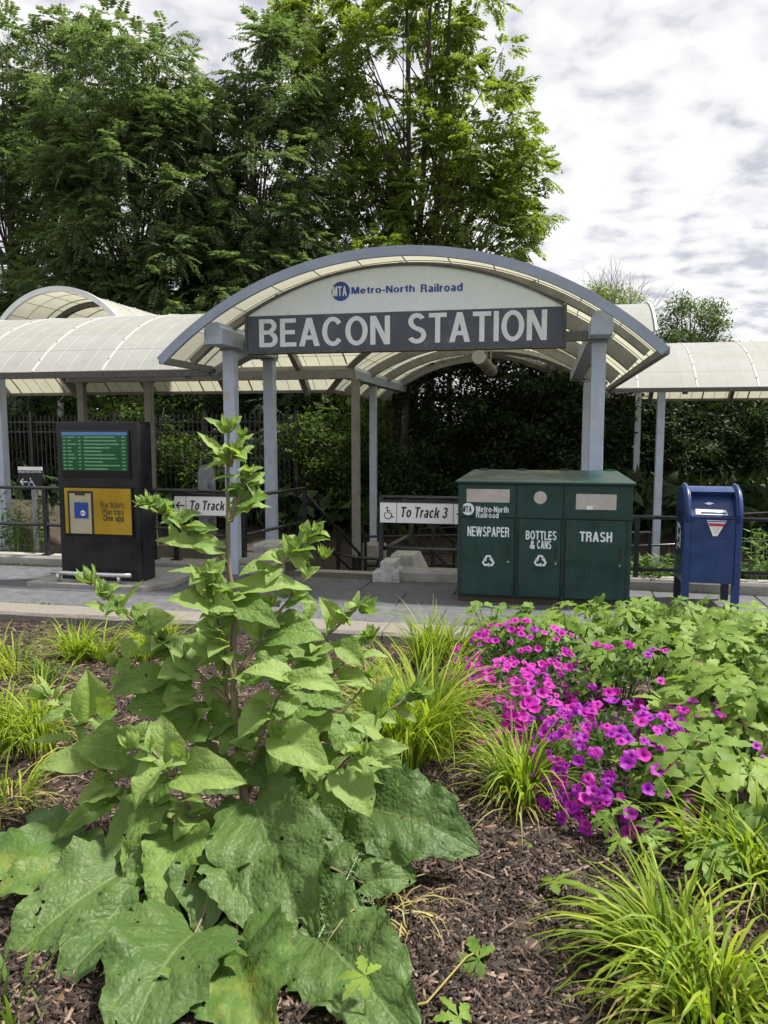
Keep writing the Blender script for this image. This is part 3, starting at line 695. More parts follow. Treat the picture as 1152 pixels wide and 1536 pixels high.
for f0, f1, hx in ((.022, .335, .30), (.362, .602, .575), (.632, .965, .935)):
    MB().box(bxf(f0)-.010, bxf(f1)+.010, BY+.012, BY+.0195, zb_-.012, ztop+.010).build('door_gap', M['bin_gap'], bn)
    dr = MB().box(bxf(f0), bxf(f1), BY-.012, BY+.011, zb_, ztop).build('door', M['bin_green'], bn, bevel=.004)
    for zh in (zb_+.10, ztop-.10): MB().tube([(bxf(f0)-.004, BY-.016, zh-.04), (bxf(f0)-.004, BY-.016, zh+.04)], .008, 8).build('hinge', M['bin_green'], dr)
    zl = bz(828); MB().box(bxf(hx)-.016, bxf(hx)+.016, BY-.0145, BY-.0125, zl-.07, zl+.07).build('handle_slot', M['bin_gap'], dr)
    MB().tube([(bxf(hx)+.004, BY-.012, zl-.115), (bxf(hx)+.004, BY-.022, zl-.115)], .013, 10).build('lock', M['steel_bright'], dr)
MB().box(bxf(.052), bxf(.305), BY-.003, BY+.0015, bz(755), bz(735)).build('slot_plate', M['bin_plate'], bn)
MB().box(bxf(.684), bxf(.909), BY-.003, BY+.0015, bz(763), bz(740)).build('slot_plate', M['bin_plate'], bn)
MB().box(bxf(.745), bxf(.78), BY-.007, BY-.0035, bz(763), bz(757)).build('slot_latch', M['letter_white'], bn)
MB().tube([(bxf(.482), BY+.0015, bz(746.5)), (bxf(.482), BY-.004, bz(746.5))], .067, 28).build('slot_plate', M['bin_plate'], bn)
surface('paint_patch', (0.006, 0.030, 0.022), (0.008, 0.055, 0.03), .5, 6)
b = MB(); rd = random.Random(3)
for k in range(9):
    x_ = bxf(.70+.022*k+rd.uniform(-.01, .01)); z_ = bz(771)+rd.uniform(-.012, .012); b.add([(x_-.03, BY-.0002-.0002*k, z_-.02), (x_+.03, BY-.0002-.0002*k, z_-.024), (x_+.036, BY-.0002-.0002*k, z_+.02), (x_-.02, BY-.0002-.0002*k, z_+.026)], [(0, 1, 2, 3)])
b.build('paint_patch', M['paint_patch'], bn)['kind'] = 'stuff'
W = M['letter_white']
fitpx('NEWSPAPER', (701, 804), (764, 791), W, bn, BY-.0135, bold=.022)
fitpx('BOTTLES', (788.5, 809), (835, 797), W, bn, BY-.0135, bold=.03)
fitpx('&', (794.5, 823), (802.5, 811), W, bn, BY-.0135, bold=.03); fitpx('CANS', (805.5, 823), (827, 811), W, bn, BY-.0135, bold=.03)
fitpx('TRASH', (869.5, 812), (918.5, 798.5), W, bn, BY-.0135, bold=.03)
fitpx('Metro-North', (714, 768), (763, 760), W, bn, BY+.0005, bold=.02)
fitpx('Railroad', (714, 776.5), (748, 769), W, bn, BY+.0005, bold=.02)
for px in (732.5, 810.5):
    c_ = at(px, 841.5, y=BY); b = MB(); recycle(b, c_.x, c_.z, .155, BY-.0135); b.build('recycling_symbol', W, bn)
c_ = at(702, 763.5, y=BY); dd = MB().disc(c_.x, c_.z, .066, BY+.0005, 28).build('logo_disc', W, bn)
text('MTA', c_.x-.062, c_.x+.04, c_.z-.033, c_.z+.033, BY-.001, M['bin_green'], dd, bold=.03)

# ------------------------------------------------------------------ mailbox
q0 = at(1021.5, 912, z=0.0); MY = q0.y; mx0 = q0.x; mx1 = at(1109, 900, y=MY).x; mt = at(1075, 729, y=MY+.2).z
MD = .56
mb = thing('mailbox', 'blue rounded-top street mailbox with white and red sticker', 'mailbox', ((mx0+mx1)/2, MY, 0))
ry = MD/2; zs = mt-ry
prof = [(MY, .26), (MY, zs)] + [(MY+ry-ry*math.cos(k*PI/16), zs+ry*math.sin(k*PI/16)) for k in range(1, 16)] + [(MY+MD, zs), (MY+MD, .26)]
ck = .065
for xa, xb in ((mx0, mx0+ck), (mx1-ck, mx1)):
    ch = MB().prism(prof, 'x', xa, xb).build('side_panel', M['mail_blue'], mb, bevel=.01)
    trim = MB(); rim = [(MY-.004, zs-.08)] + [(MY+ry-(ry+.004)*math.cos(k*PI/20), zs+(ry+.004)*math.sin(k*PI/20)) for k in range(21)] + [(MY+MD+.004, zs-.08)]
    trim.tube([((xa+xb)/2, y_, z_) for y_, z_ in rim], .022, 6); trim.build('trim', M['mail_blue'], ch, smooth=True)
zsh = at(1075, 778, y=MY).z
MB().box(mx0+ck, mx1-ck, MY+.012, MY+MD-.012, .27, zsh).build('front_panel', M['mail_blue'], mb, bevel=.006)
zr = at(1075, 805.5, y=MY).z
MB().box(mx0+.07, mx1-.07, MY+.004, MY+.0115, zr-.01, zr+.01).build('ledge', M['mail_blue'], mb)
MB().box(mx0+ck+.001, mx1-ck-.001, MY-.005, MY+.03, zsh+.001, zsh+.02).build('ledge', M['mail_blue'], mb)
hood = [(MY+ry-ry*math.cos(k*PI/16), zs+ry*math.sin(k*PI/16)-.008) for k in range(5, 16)] + [(MY+MD-.01, zs), (MY+MD-.01, zsh), (MY+.30, zsh), (MY+.22, zs+ry*.55)]
MB().prism(hood, 'x', mx0+ck+.001, mx1-ck-.001).build('hood', M['mail_blue'], mb)
d0, d1 = (MY+.05, zsh+.022), (MY+.20, zs+ry*.62)
dn = Vector((0, d1[1]-d0[1], -(d1[0]-d0[0]))).normalized()
MB().prism([d0, d1, (d1[0]+.02, d1[1]-.01), (d0[0]+.03, d0[1])], 'x', mx0+ck+.004, mx1-ck-.004).build('pull_door', M['mail_blue'], mb)
def on_door(u, v):       # u across 0..1, v up the sloped door 0..1
    y_ = d0[0]+(d1[0]-d0[0])*v; z_ = d0[1]+(d1[1]-d0[1])*v
    return (mx0+ck+(mx1-mx0-2*ck)*u, y_-.004, z_+.001)
MB().add([on_door(.12, .06), on_door(.84, .04), on_door(.80, .30), on_door(.12, .34)], [(0, 1, 2, 3)]).build('pickup_label', M['board_white'], mb)
MB().add([on_door(.33, .62), on_door(.44, .55), on_door(.56, .62), on_door(.44, .69)], [(0, 1, 2, 3)]).build('emblem', M['board_white'], mb)
t0, t1, t2, t3 = at(1060, 780, y=MY), at(1090, 781, y=MY), at(1076, 804, y=MY), at(1069, 804, y=MY)
stq = MB().poly([(t0.x, t0.z), (t1.x, t1.z), (t2.x, t2.z), (t3.x, t3.z)], MY-.0065).build('warning_sticker', M['board_white'], mb)
MB().poly([(t0.x+.012, t0.z-.03), (t1.x-.012, t1.z-.03), (t1.x-.03, t1.z-.062), (t0.x+.03, t0.z-.062)], MY-.008).build('red_band', M['mail_red'], stq)
cz_ = (t0.z+t1.z)/2
MB().poly([(t0.x+.005, cz_-.006), (t1.x-.005, cz_-.006), (t1.x-.012, cz_-.018), (t0.x+.012, cz_-.018)], MY-.008).build('blue_band', M['logo_blue'], stq)
for q in range(3): MB().box(t0.x+.06+.008*q, t1.x-.06-.008*q, MY-.009, MY-.0075, t0.z-.082-.022*q, t0.z-.076-.022*q).build('small_print', M['bin_plate'], stq)
for xa in (mx0+.002, mx1-.072):
    for ya in (MY+.004, MY+MD-.075):
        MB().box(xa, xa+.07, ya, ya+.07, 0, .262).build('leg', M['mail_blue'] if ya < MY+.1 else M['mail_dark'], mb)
hb = MB().tube([(mx0+ck+.10, d0[0]-.03, d0[1]+.03), (mx0+ck+.10, d0[0]-.05, d0[1]+.035), (mx1-ck-.10, d0[0]-.05, d0[1]+.035), (mx1-ck-.10, d0[0]-.03, d0[1]+.03)], .009, 8).build('pull_handle', M['mail_blue'], mb, smooth=True)
for zq in (.36, .60, zr+.09):
    for xq_ in (mx0+.032, mx1-.032):
        MB().tube([(xq_, MY+.002, zq), (xq_, MY-.005, zq)], [.011, .007], 8).build('rivet', M['mail_blue'], mb)
MB().box((mx0+mx1)/2-.035, (mx0+mx1)/2+.035, MY+.008, MY+.0115, zr-.17, zr-.10).build('lock_plate', M['mail_blue'], mb)
# white lettering plate on the side facing the bins
sp = MB().box(mx0-.004, mx0-.0005, MY+.14, MY+.42, .42, 1.0).build('side_plate', M['mail_dark'], mb)
sv = MB()
for (ya, yb, za_, zb2) in ((.16, .40, .60, .64), (.16, .22, .64, .82), (.34, .40, .56, .80), (.16, .40, .80, .84), (.20, .36, .70, .73)):
    sv.add([(mx0-.006, MY+ya, za_), (mx0-.006, MY+yb, za_+.03), (mx0-.006, MY+yb, zb2+.03), (mx0-.006, MY+ya, zb2)], [(0, 1, 2, 3)])
sv.build('side_emblem', M['board_white'], sp)

# ------------------------------------------------------------------ information kiosk
k0 = at(90, 868, z=.06); KY = k0.y; kx0 = k0.x; kx1 = at(213, 875, y=KY).x; kz1 = at(150, 635, y=KY).z; KD = .34
ks = thing('information_kiosk', 'tall black information kiosk with green departures and yellow ad screens', 'kiosk', ((kx0+kx1)/2, KY, 0))
kw = kx1-kx0
bdy = [(kx0+.015, KY+.03), (kx0+kw*.25, KY+.006), (kx0+kw*.5, KY), (kx0+kw*.75, KY+.006), (kx1-.015, KY+.03), (kx1, KY+.06), (kx1, KY+KD-.02), (kx1-.02, KY+KD), (kx0+.02, KY+KD), (kx0, KY+KD-.02), (kx0, KY+.06)]
MB().prism(bdy, 'z', .062, kz1).build('body', M['kiosk_black'], ks)
MB().prism([(x_*1.0, y_) for x_, y_ in bdy], 'z', kz1+.001, kz1+.018).build('cap', M['screen_frame'], ks)
def kf(fx, py): return (kx0+kw*fx, at(150, py, y=KY).z)
YK = KY-.004
def krect(name, mat, fx0, fx1, py0, py1, y0, par, y1=None):
    a, b = kf(fx0, py1), kf(fx1, py0); return MB().box(a[0], b[0], y0, (y0+.012) if y1 is None else y1, a[1], b[1]).build(name, mat, par)
s1 = krect('departures_screen', M['screen_frame'], .085, .905, 645, 717, YK, ks, KY+.02)
krect('screen_header', M['screen_blue'], .10, .885, 648, 653, YK-.004, s1, YK-.001)
for r in range(10):
    pya = 653.2+r*5.3; krect('timetable_row', M['screen_green' if r % 2 else 'screen_dark'], .10, .885, pya, pya+5.1, YK-.004, s1, YK-.001)
    t_ = MB(); rr = random.Random(r)
    for fa, fb in ((.115, .15), (.17, .20+.08*rr.random()), (.30, .33), (.37, .55+.25*rr.random()), (.82, .86)):
        a, b = kf(fa, pya+3.6), kf(fb, pya+1.6); t_.box(a[0], b[0], YK-.006, YK-.0045, a[1], b[1])
    t_.build('timetable_text', M['screen_text'], s1)
s2 = krect('advert_screen', M['screen_frame'], .09, .92, 730, 805, YK, ks, KY+.02)
krect('advert', M['screen_yellow'], .105, .905, 732.5, 801, YK-.004, s2, YK-.001)
ph = krect('phone', M['print_black'], .145, .455, 737, 801, YK-.007, s2, YK-.0045)
krect('phone_face', M['screen_cream'], .17, .43, 740.5, 800.8, YK-.010, s2, YK-.0075)
krect('phone_notch', M['print_black'], .24, .36, 740.6, 743.5, YK-.012, s2, YK-.0105)
krect('app_icon', M['logo_blue'], .225, .395, 754, 778, YK-.013, s2, YK-.0105)
a = kf(.33, 770); MB().disc(a[0], a[1], .033, YK-.0145, 18).build('icon_disc', M['board_white'], s2)
text('MTA', a[0]-.026, a[0]+.026, a[1]-.013, a[1]+.013, YK-.0155, M['logo_blue'], s2, bold=.03)
def ktext(body, fa, fb, pt, pb, mat, bold=.0):
    a, b = kf(fa, pb), kf(fb, pt); return text(body, a[0], b[0], a[1], b[1], YK-.006, mat, s2, bold=bold)
ktext('Buy tickets', .54, .83, 752, 761.5, M['print_black']); ktext('Plan trips', .56, .82, 763, 772, M['print_black']); ktext('One app', .57, .82, 772, 781, M['print_black'], .02)
t_ = MB()
for fa, fb, py in ((.25, .37, 785), (.22, .40, 789)):
    a, b = kf(fa, py+1.6), kf(fb, py); t_.box(a[0], b[0], YK-.012, YK-.0105, a[1], b[1])
t_.build('phone_caption', M['bin_plate'], s2)
rz = at(150, 861, y=KY-.12).z
gr = MB().tube([(kx0-.02, KY-.13, rz), (kx0+kw*.25, KY-.15, rz), (kx0+kw*.75, KY-.15, rz), (kx1-.06, KY-.13, rz)], .026, 10).build('foot_rail', M['steel_bright'], ks, smooth=True)
for f in (.07, .80): MB().tube([(kx0+kw*f, KY-.14, .06), (kx0+kw*f, KY-.14, rz)], .022, 10).build('rail_leg', M['steel_bright'], gr, smooth=True)
pad = [(kx0-.28, KY-.24), (kx1+.14, KY-.24), (kx1+.34, KY+.10), (kx1+.34, PY1-.04), (kx0-.12, PY1-.04)]
MB().prism(pad, 'z', -.02, .058).build('concrete_pad', M['concrete'], ks, bevel=.008)

# ------------------------------------------------------------------ railings and their signs
def railing(root, pts, posts, rails, rp=.028, rr_=.024, zbase=None, foot=True):
    """pts: polyline of (x, y, z of ground); posts: parameters along it; rails: heights"""
    pts = [Vector(p) for p in pts]
    def along(t):
        i = min(int(t), len(pts)-2); return pts[i].lerp(pts[i+1], t-i)
    for t in posts:
        p = along(t); o = MB().box(p.x-rp, p.x+rp, p.y-rp, p.y+rp, p.z, p.z+max(rails)+.0).build('post', M['black_rail'], root)
        if foot: MB().box(p.x-.06, p.x+.06, p.y-.06, p.y+.06, p.z, p.z+.015).build('foot_plate', M['black_rail'], o)
    for h in rails: MB().tube([(p.x, p.y, p.z+h) for p in pts], rr_, 10).build('rail', M['black_rail'], root, smooth=True)
RY = PY1+.12
def rx(px, py=800): return at(px, py, y=RY).x
r1 = thing('railing', 'black tube railing left of the kiosk along the low wall', 'railing', (-7, RY, .13))
railing(r1, [(-14, RY, .13), (rx(300), RY, .13)], [0.12, .3, (rx(70)+14)/(rx(300)+14), .93], [.93, .42])
r2 = thing('railing', 'black stair railing with a sloping handrail beside the left front post', 'railing', (rx(365), RY, 0))
xr0, xr1 = rx(262), rx(366); yb2 = RY+1.55
railing(r2, [(xr0, RY, .13), (xr1, RY, .13)], [.02, 1], [.92, .34])
xq = -3.52
railing(r2, [(xr1, RY, .13), (xq, yb2, .13)], [1], [.86, .36], foot=False)
railing(r2, [(xq, yb2, .13), (xq+.05, yb2+3.2, -1.3)], [.55, 1], [.80, .32], foot=False)
def track_sign(label, px0, px1, pyt, pyb, body, has_chair, adir, y):
    a, b = at(px0, pyb, y=y), at(px1, pyt, y=y); x0, x1, z0, z1 = a.x, b.x, a.z, b.z; h = z1-z0
    s = thing('direction_sign', label, 'sign', (x0, y, z0))
    MB().box(x0, x1, y, y+.02, z0, z1).build('board', M['board_white'], s, bevel=.002)
    MB().box(x0-.01, x1+.01, y-.006, y+.03, z1+.001, z1+.035).build('top_bar', M['black_rail'], s)
    return s, x0, x1, z0, z1, h
YS = RY-.06
s, x0, x1, z0, z1, h = track_sign('white direction sign with left arrow beside the kiosk, reading To Track', 262, 348, 745.5, 772, '', False, -1, 9.07)
a_, b_ = at(284, 765, y=9.068), at(338, 752, y=9.068)
lt = text('To Track', a_.x, b_.x, z0+h*.28, z0+h*.78, 9.068, M['print_black'], s, bold=.025, shear=.2)
b = MB(); arrow(b, x0+h*.34, (z0+z1)/2, h*.5, 9.068, -1); b.box(x0+h*.66, x0+h*.685, 9.068, 9.0695, z0, z1); b.build('arrow', M['print_black'], s)
s, x0, x1, z0, z1, h = track_sign('white direction sign with wheelchair symbol reading To Track 3', 570, 706, 756, 783.5, '', True, 1, YS)
text('To Track 3', x0+h*1.0, x0+h*3.4, z0+h*.28, z0+h*.80, YS-.002, M['print_black'], s, bold=.025, shear=.2)
b = MB(); wheelchair(b, x0+h*.42, (z0+z1)/2-.005, h*.62, YS-.002); b.build('wheelchair_symbol', M['print_black'], s)
b = MB(); arrow(b, x0+h*4.05, (z0+z1)/2, h*.52, YS-.002, 1); b.box(x0+h*.83, x0+h*.855, YS-.002, YS-.0005, z0, z1); b.box(x0+h*3.62, x0+h*3.645, YS-.002, YS-.0005, z0, z1); b.build('arrow', M['print_black'], s)
r3 = thing('railing', 'black railing carrying the wheelchair track sign behind the recycling station', 'railing', (rx(572), RY, 0))
railing(r3, [(rx(572), RY, .0), (rx(690), RY, .0), (rx(930), RY, .0)], [0, 1], [1.02, .38])
railing(r3, [(rx(572)+.02, RY+.05, .0), (rx(572)+.12, RY+1.5, .0), (rx(572)+.3, RY+5.2, -1.2)], [1, 1.45, 2], [.88, .36], foot=False)
r4 = thing('railing', 'black two-bar railing behind the blue mailbox', 'railing', (3, RY, 0))
zt_, zl_ = at(1000, 776.5, y=RY).z, at(1000, 855, y=RY).z
railing(r4, [(rx(935), RY, -.05), (8.5, RY, -.05)], [.02, .3, .65], [zt_+.05, zl_+.05], foot=False)
r5 = thing('railing', 'far black ramp railing low in the stair court', 'railing', (-1, 13, -1))
for (xa, ya, za_), (xb, yb_, zb2) in (((-3.0, 12.6, -.95), (1.6, 12.6, -.75)), ((-2.4, 14.6, -1.05), (4.5, 14.6, -.55))):
    railing(r5, [(xa, ya, za_), (xb, yb_, zb2)], [0, .25, .5, .75, 1], [1.0, .5], rp=.022, rr_=.02, foot=False)
r6 = thing('railing', 'black ramp railing with corner post by the concrete pier', 'railing', (-3, 12, -1))
railing(r6, [(-3.55, 12.2, -1.1), (-2.9, 11.6, -1.1), (-2.55, 11.6, -1.1)], [0.9, 1, 2], [.95, .45], foot=False)
r7 = thing('railing', 'black ramp railing far right beyond the mailbox', 'railing', (5, 12, -.5))
railing(r7, [(3.55, 12.2, -.75), (9, 12.2, -.75)], [0, .3, .6], [1.02, .62, .25], rp=.03, foot=False)

# accessible-entrance sign on a steel post
wy = RY+.35
wp = at(45, 716, y=wy)
ws = thing('wayfinding_sign', 'small black sign with left arrow and wheelchair on a steel post', 'sign', (wp.x, wy, 0))
a, b_ = at(28, 733, y=wy), at(62.5, 700.5, y=wy); x0, x1, z0, z1 = a.x, b_.x, a.z, b_.z
MB().box(x0, x1, wy, wy+.012, z0, z1-.05).build('plate', M['kiosk_black'], ws)
MB().box(x0, x1, wy, wy+.012, z1-.049, z1).build('header', M['board_white'], ws)
b = MB(); arrow(b, x0+.09, z0+.10, .12, wy-.002, -1); b.build('arrow', W, ws)
b = MB(); wheelchair(b, x0+.215, z0+.09, .135, wy-.002); b.build('wheelchair_symbol', W, ws)
text('BEACON', x0+.01, (x0+x1)/2-.008, z1-.085, z1-.06, wy-.002, W, ws, bold=.02); text('STATION', (x0+x1)/2+.004, x1-.01, z1-.085, z1-.06, wy-.002, W, ws, bold=.02)
MB().box(wp.x+.0, wp.x+.085, wy+.013, wy+.05, -.1, z1-.02).build('post', M['galvanised'], ws)

# back of a round-topped metal sign beside the stairs
by_ = RY+.75
a, b_ = at(299, 805, y=by_), at(322, 697, y=by_); x0, x1, z0, z1 = a.x, b_.x, a.z, b_.z; hw_ = (x1-x0)/2; cx_ = (x0+x1)/2
bs = thing('tall_sign', 'back of a tall grey metal sign with rounded top', 'sign', (cx_, by_, 0))
MB().prism([(x0, z0), (x1, z0)] + [(cx_+hw_*math.cos(q), z1-hw_+hw_*math.sin(q)) for q in np.linspace(0, PI, 13)], 'y', by_, by_+.012).build('plate', M['galvanised'], bs)
MB().box(cx_-.03, cx_+.03, by_-.045, by_-.001, -.05, z1-.25).build('post', M['galvanised'], bs)
for f in (.28, .62): MB().box(x0-.02, x1+.015, by_-.055, by_-.046, z0+(z1-z0)*f, z0+(z1-z0)*f+.05).build('bracket', M['galvanised'], bs)

# stair cheeks, block, steps, pier
def cheek(label, px, pyb, w, zt2, L, y):
    p = at(px, pyb, y=y); x_ = p.x
    b = MB().prism([(y, -.3), (y, zt2-.03), (y+.03, zt2), (y+.55, zt2), (y+L, -.55), (y+L, -1.3), (y+.2, -1.3)], 'x', x_, x_+w)
    return tag(b.build('stair_cheek', M['block_paint'], bevel=.015), label, 'stair cheek')
cheek('sloping pale concrete stair cheek by the left posts', 379, 850, .36, .27, 2.4, PY1+.75)
cheek('sloping pale concrete stair cheek below the wheelchair track sign', 585, 860, .30, .26, 2.2, PY1+.30)
p = at(559, 880, y=PY1-.12)
tag(MB().prism([(p.x, -.02), (p.x+.34, -.02), (p.x+.33, .14), (p.x+.29, .15), (p.x+.28, .25), (p.x+.10, .25), (p.x+.09, .13), (p.x, .12)], 'y', PY1-.14, PY1+.22).build('concrete_block', M['block_paint'], bevel=.012), 'small chipped concrete block at the foot of the sign railing', 'block')
p = at(330, 862, y=PY1-.05)
tag(MB().box(p.x-.12, p.x+.62, PY1-.02, PY1+.52, .13, .20).build('concrete_block', M['concrete'], bevel=.012), 'flat concrete footing beneath the left front post', 'block')
st = tag(MB().box(-3.3, -2.0, 9.62, 9.9, -1.3, -.03).build('stairs', M['concrete']), 'concrete stairs descending behind the left posts', 'stairs')
for k in range(6): MB().box(-3.3, -2.02, 9.9+.29*k, 9.9+.29*(k+1)-.002, -1.4, -.17*(k+1)-.03).build('step', M['concrete'], st)
p = at(562, 812, x=-3.94); zz = float(gh(np.array(-3.94), np.array(18.0)))
pp = at(562, 830, y=16.9)
tag(MB().tube([(pp.x, 16.9, -1.2), (pp.x, 16.9, at(562, 815, y=16.9).z)], .27, 20).build('concrete_pier', M['concrete'], bevel=.02), 'round concrete pier at the foot of a far post', 'pier')
# ------------------------------------------------------------------ trees and shrubs
def unit(a): return a/np.maximum(np.linalg.norm(a, axis=-1, keepdims=True), 1e-9)
def leaf_quads(P, D, S, L, Wd, fold=.25):
    """simple folded leaf: base, two sides, tip. P base (n,3), D direction, S side, L length (n,), Wd width (n,)"""
    n = len(P); L = L[:, None]; Wd = Wd[:, None]; Nn = unit(np.cross(D, S))
    a = P; t = P+D*L; m = P+D*L*.42
    l = m+S*Wd/2+Nn*Wd*fold; r = m-S*Wd/2+Nn*Wd*fold
    V = np.stack([a, r, t, l], 1).reshape(-1, 3)
    i = np.arange(n)*4; F = np.concatenate([np.stack([i, i+1, i+2], 1), np.stack([i, i+2, i+3], 1)])
    return V, F
def compound(P, D, L, pairs, ll, lw, droop, rg):
    """pinnate leaves: P (m,3) start, D (m,3) direction, L (m,) length -> leaflets"""
    m = len(P); up = np.array([0, 0, 1.0]); S = unit(np.cross(D, up)+1e-6)
    k = np.arange(pairs); t = .22+.78*(k/(pairs-1)); Ps, Ds, Ss, Ls = [], [], [], []
    for sgn in (-1, 1):
        base = P[:, None]+D[:, None]*(L[:, None, None]*t[None, :, None])+np.array([0, 0, -1.0])*(droop*L[:, None, None]*(t**2)[None, :, None])
        dirn = S[:, None]*sgn*.85+D[:, None]*.45+np.array([0, 0, -.32])+rg.normal(0, .13, (m, pairs, 3))
        Ps.append(base.reshape(-1, 3)); Ds.append(unit(dirn.reshape(-1, 3)))
        Ss.append(unit(np.repeat(D, pairs, 0)+rg.normal(0, .2, (m*pairs, 3))))
        Ls.append((ll*(1-.35*np.abs(t*2-1.0)**2)[None, :]*(L[:, None]/L.mean())*rg.uniform(.85, 1.15, (m, pairs))).ravel())
    Ps, Ds, Ss, Ls = (np.concatenate(a) for a in (Ps, Ds, Ss, Ls)); Ss = unit(Ss-Ds*np.sum(Ss*Ds, 1, keepdims=True))
    return leaf_quads(Ps, Ds, Ss, Ls, Ls*lw)
def tree(name, label, cat, base, trunk_top, lobes, n_clump, leaf, mat, seed, trunk_r=.2, bark='bark', group=None, stems=1, shell=.55, lean=(0, 0), per=13, clump_r=.75, limb_n=None):
    """lobes: list of (cx, cy, cz, rx, ry, rz) relative to the base"""
    rg = np.random.default_rng(seed); rd = random.Random(seed); bx, by, bz_ = base
    root = thing(name, label, cat, base, group)
    w = np.array([l[3]*l[4]*l[5] for l in lobes])**.75; w /= w.sum(); C = []
    ci = rg.choice(len(lobes), n_clump, p=w)
    for i in ci:
        l = lobes[i]; v = unit(rg.normal(0, 1, 3)); r_ = shell+(1-shell)*rg.random()**.6
        C.append((bx+l[0]+v[0]*l[3]*r_, by+l[1]+v[1]*l[4]*r_, bz_+l[2]+v[2]*l[5]*r_))
    C = np.array(C)
    tb = MB(); tp = []
    for s_ in range(stems):
        off = (0, 0) if stems == 1 else (rd.uniform(-.35, .35), rd.uniform(-.3, .3)); sl = (lean[0]+(rd.uniform(-1.2, 1.2) if stems > 1 else 0), lean[1]+(rd.uniform(-.8, .8) if stems > 1 else 0))
        pts = []; n_ = 9
        for k in range(n_):
            t = k/(n_-1); pts.append(Vector((bx+off[0]+sl[0]*t**1.4+rd.uniform(-.08, .08)*t, by+off[1]+sl[1]*t**1.4+rd.uniform(-.08, .08)*t, bz_-.2+(trunk_top+.2)*t)))
        tb.tube(pts, [trunk_r*(1-.82*(k/(n_-1))**.9)*(1.25 if k == 0 else 1) for k in range(n_)], 8); tp.append(pts)
    tr = tb.build('trunk', M[bark], root, smooth=True)
    bb = MB()
    sel = range(len(C)) if limb_n is None else rg.choice(len(C), min(limb_n, len(C)), replace=False)
    for i in sel:
        c = Vector(C[i]); pts = tp[rd.randrange(stems)]
        h = min(max(.30, ((c.z-bz_)/trunk_top)*rd.uniform(.55, .85)-.08), .97); k = h*(len(pts)-1); j = min(int(k), len(pts)-2); p0 = pts[j].lerp(pts[j+1], k-j)
        mid = p0.lerp(c, .5)+Vector((rd.uniform(-.25, .25), rd.uniform(-.25, .25), rd.uniform(-.1, .35)))
        r0 = trunk_r*.26*(1-.6*h)+.012
        bb.tube([p0, p0.lerp(mid, .55)+Vector((0, 0, .05)), mid, mid.lerp(c, .6)+Vector((rd.uniform(-.1, .1), 0, 0)), c], [r0, r0*.75, r0*.55, r0*.35, .008], 5, caps=False)
    bb.build('limbs', M[bark], root, smooth=True)['kind'] = 'stuff'
    kind, L, pairs, ll, lw, droop = leaf
    m = n_clump*per; cc = np.repeat(C, per, 0); off = rg.normal(0, 1, (m, 3)); off = unit(off)*(rg.random((m, 1))**.5)*clump_r*.55; off[:, 2] *= .7
    cen = np.array([bx, by, 0]); out = unit((cc-cen)*np.array([1, 1, 0])+1e-6)
    D = unit(unit(off)*1.0+out*.35+np.array([0, 0, -.05])+rg.normal(0, .3, (m, 3)))
    if kind == 'pinnate':
        V, F = compound(cc+off*.6, D, L*rg.uniform(.7, 1.2, m), pairs, ll, lw, droop, rg)
    else:
        q = pairs; P = np.repeat(cc, q, 0)+unit(rg.normal(0, 1, (m*q, 3)))*(rg.random((m*q, 1))**.45)*clump_r*np.array([1, 1, .62])
        D = unit(rg.normal(0, 1, (m*q, 3))*np.array([1, 1, .55])+np.array([0, 0, -.25])); S = unit(np.cross(D, np.array([0, 0, 1.0])+rg.normal(0, .45, (m*q, 3))))
        Ls = ll*rg.uniform(.6, 1.25, m*q); V, F = leaf_quads(P, D, S, Ls, Ls*lw, .18)
    np_mesh('crown', V, F, M[mat], root, kind='stuff')
    return root
ASH = ('pinnate', .70, 9, .19, .36, .30)
WAL = ('pinnate', .52, 7, .17, .46, .22)
def gp(px, y, z=0.3):
    return (at(px, 645, y=y).x, y, z)
g_tr = 'trees behind the canopies'
# left mass: ailanthus-like trees with hanging pinnate leaves
tree('leafy_tree', 'dark green tree with feathery leaves at the far left edge', 'tree', gp(30, 25), 13, [(0, 0, 9, 3.4, 3, 4.4), (-1.5, 0, 13.5, 2.6, 2.4, 2.6), (.8, -.5, 5.2, 2.8, 2.4, 2.2), (2.0, 0, 14.2, 1.6, 1.6, 2.2), (1.2, .5, 11, 2.4, 2.2, 2.6)], 380, ASH, 'leaf_ash', 1, .24, group=g_tr, per=15, limb_n=70)
tree('leafy_tree', 'broad feathery-leaved tree rising above the left canopy roof', 'tree', gp(215, 22.5), 12, [(0, 0, 8.6, 3.0, 2.6, 3.6), (.4, -.4, 12.0, 1.7, 1.7, 1.8), (-1.6, -.3, 5.6, 2.2, 2, 2.0), (1.8, -.3, 5.8, 2.0, 2, 2.2), (-1.9, 0, 10.4, 1.6, 1.6, 2.0), (1.8, 0, 9.6, 1.8, 1.8, 2.4)], 420, ASH, 'leaf_ash', 2, .22, group=g_tr, per=16, limb_n=80)
tree('leafy_tree', 'feathery-leaved tree between the left canopy roof and the entrance arch', 'tree', gp(400, 24), 12, [(0, 0, 9.0, 2.6, 2.4, 3.8), (.8, -.3, 12.2, 1.5, 1.5, 1.5), (1.0, -.3, 5.4, 2.4, 2, 2.4), (-1.2, 0, 6.4, 1.8, 2, 2.2)], 330, ASH, 'leaf_ash', 3, .2, group=g_tr, per=15, stems=2, limb_n=90)
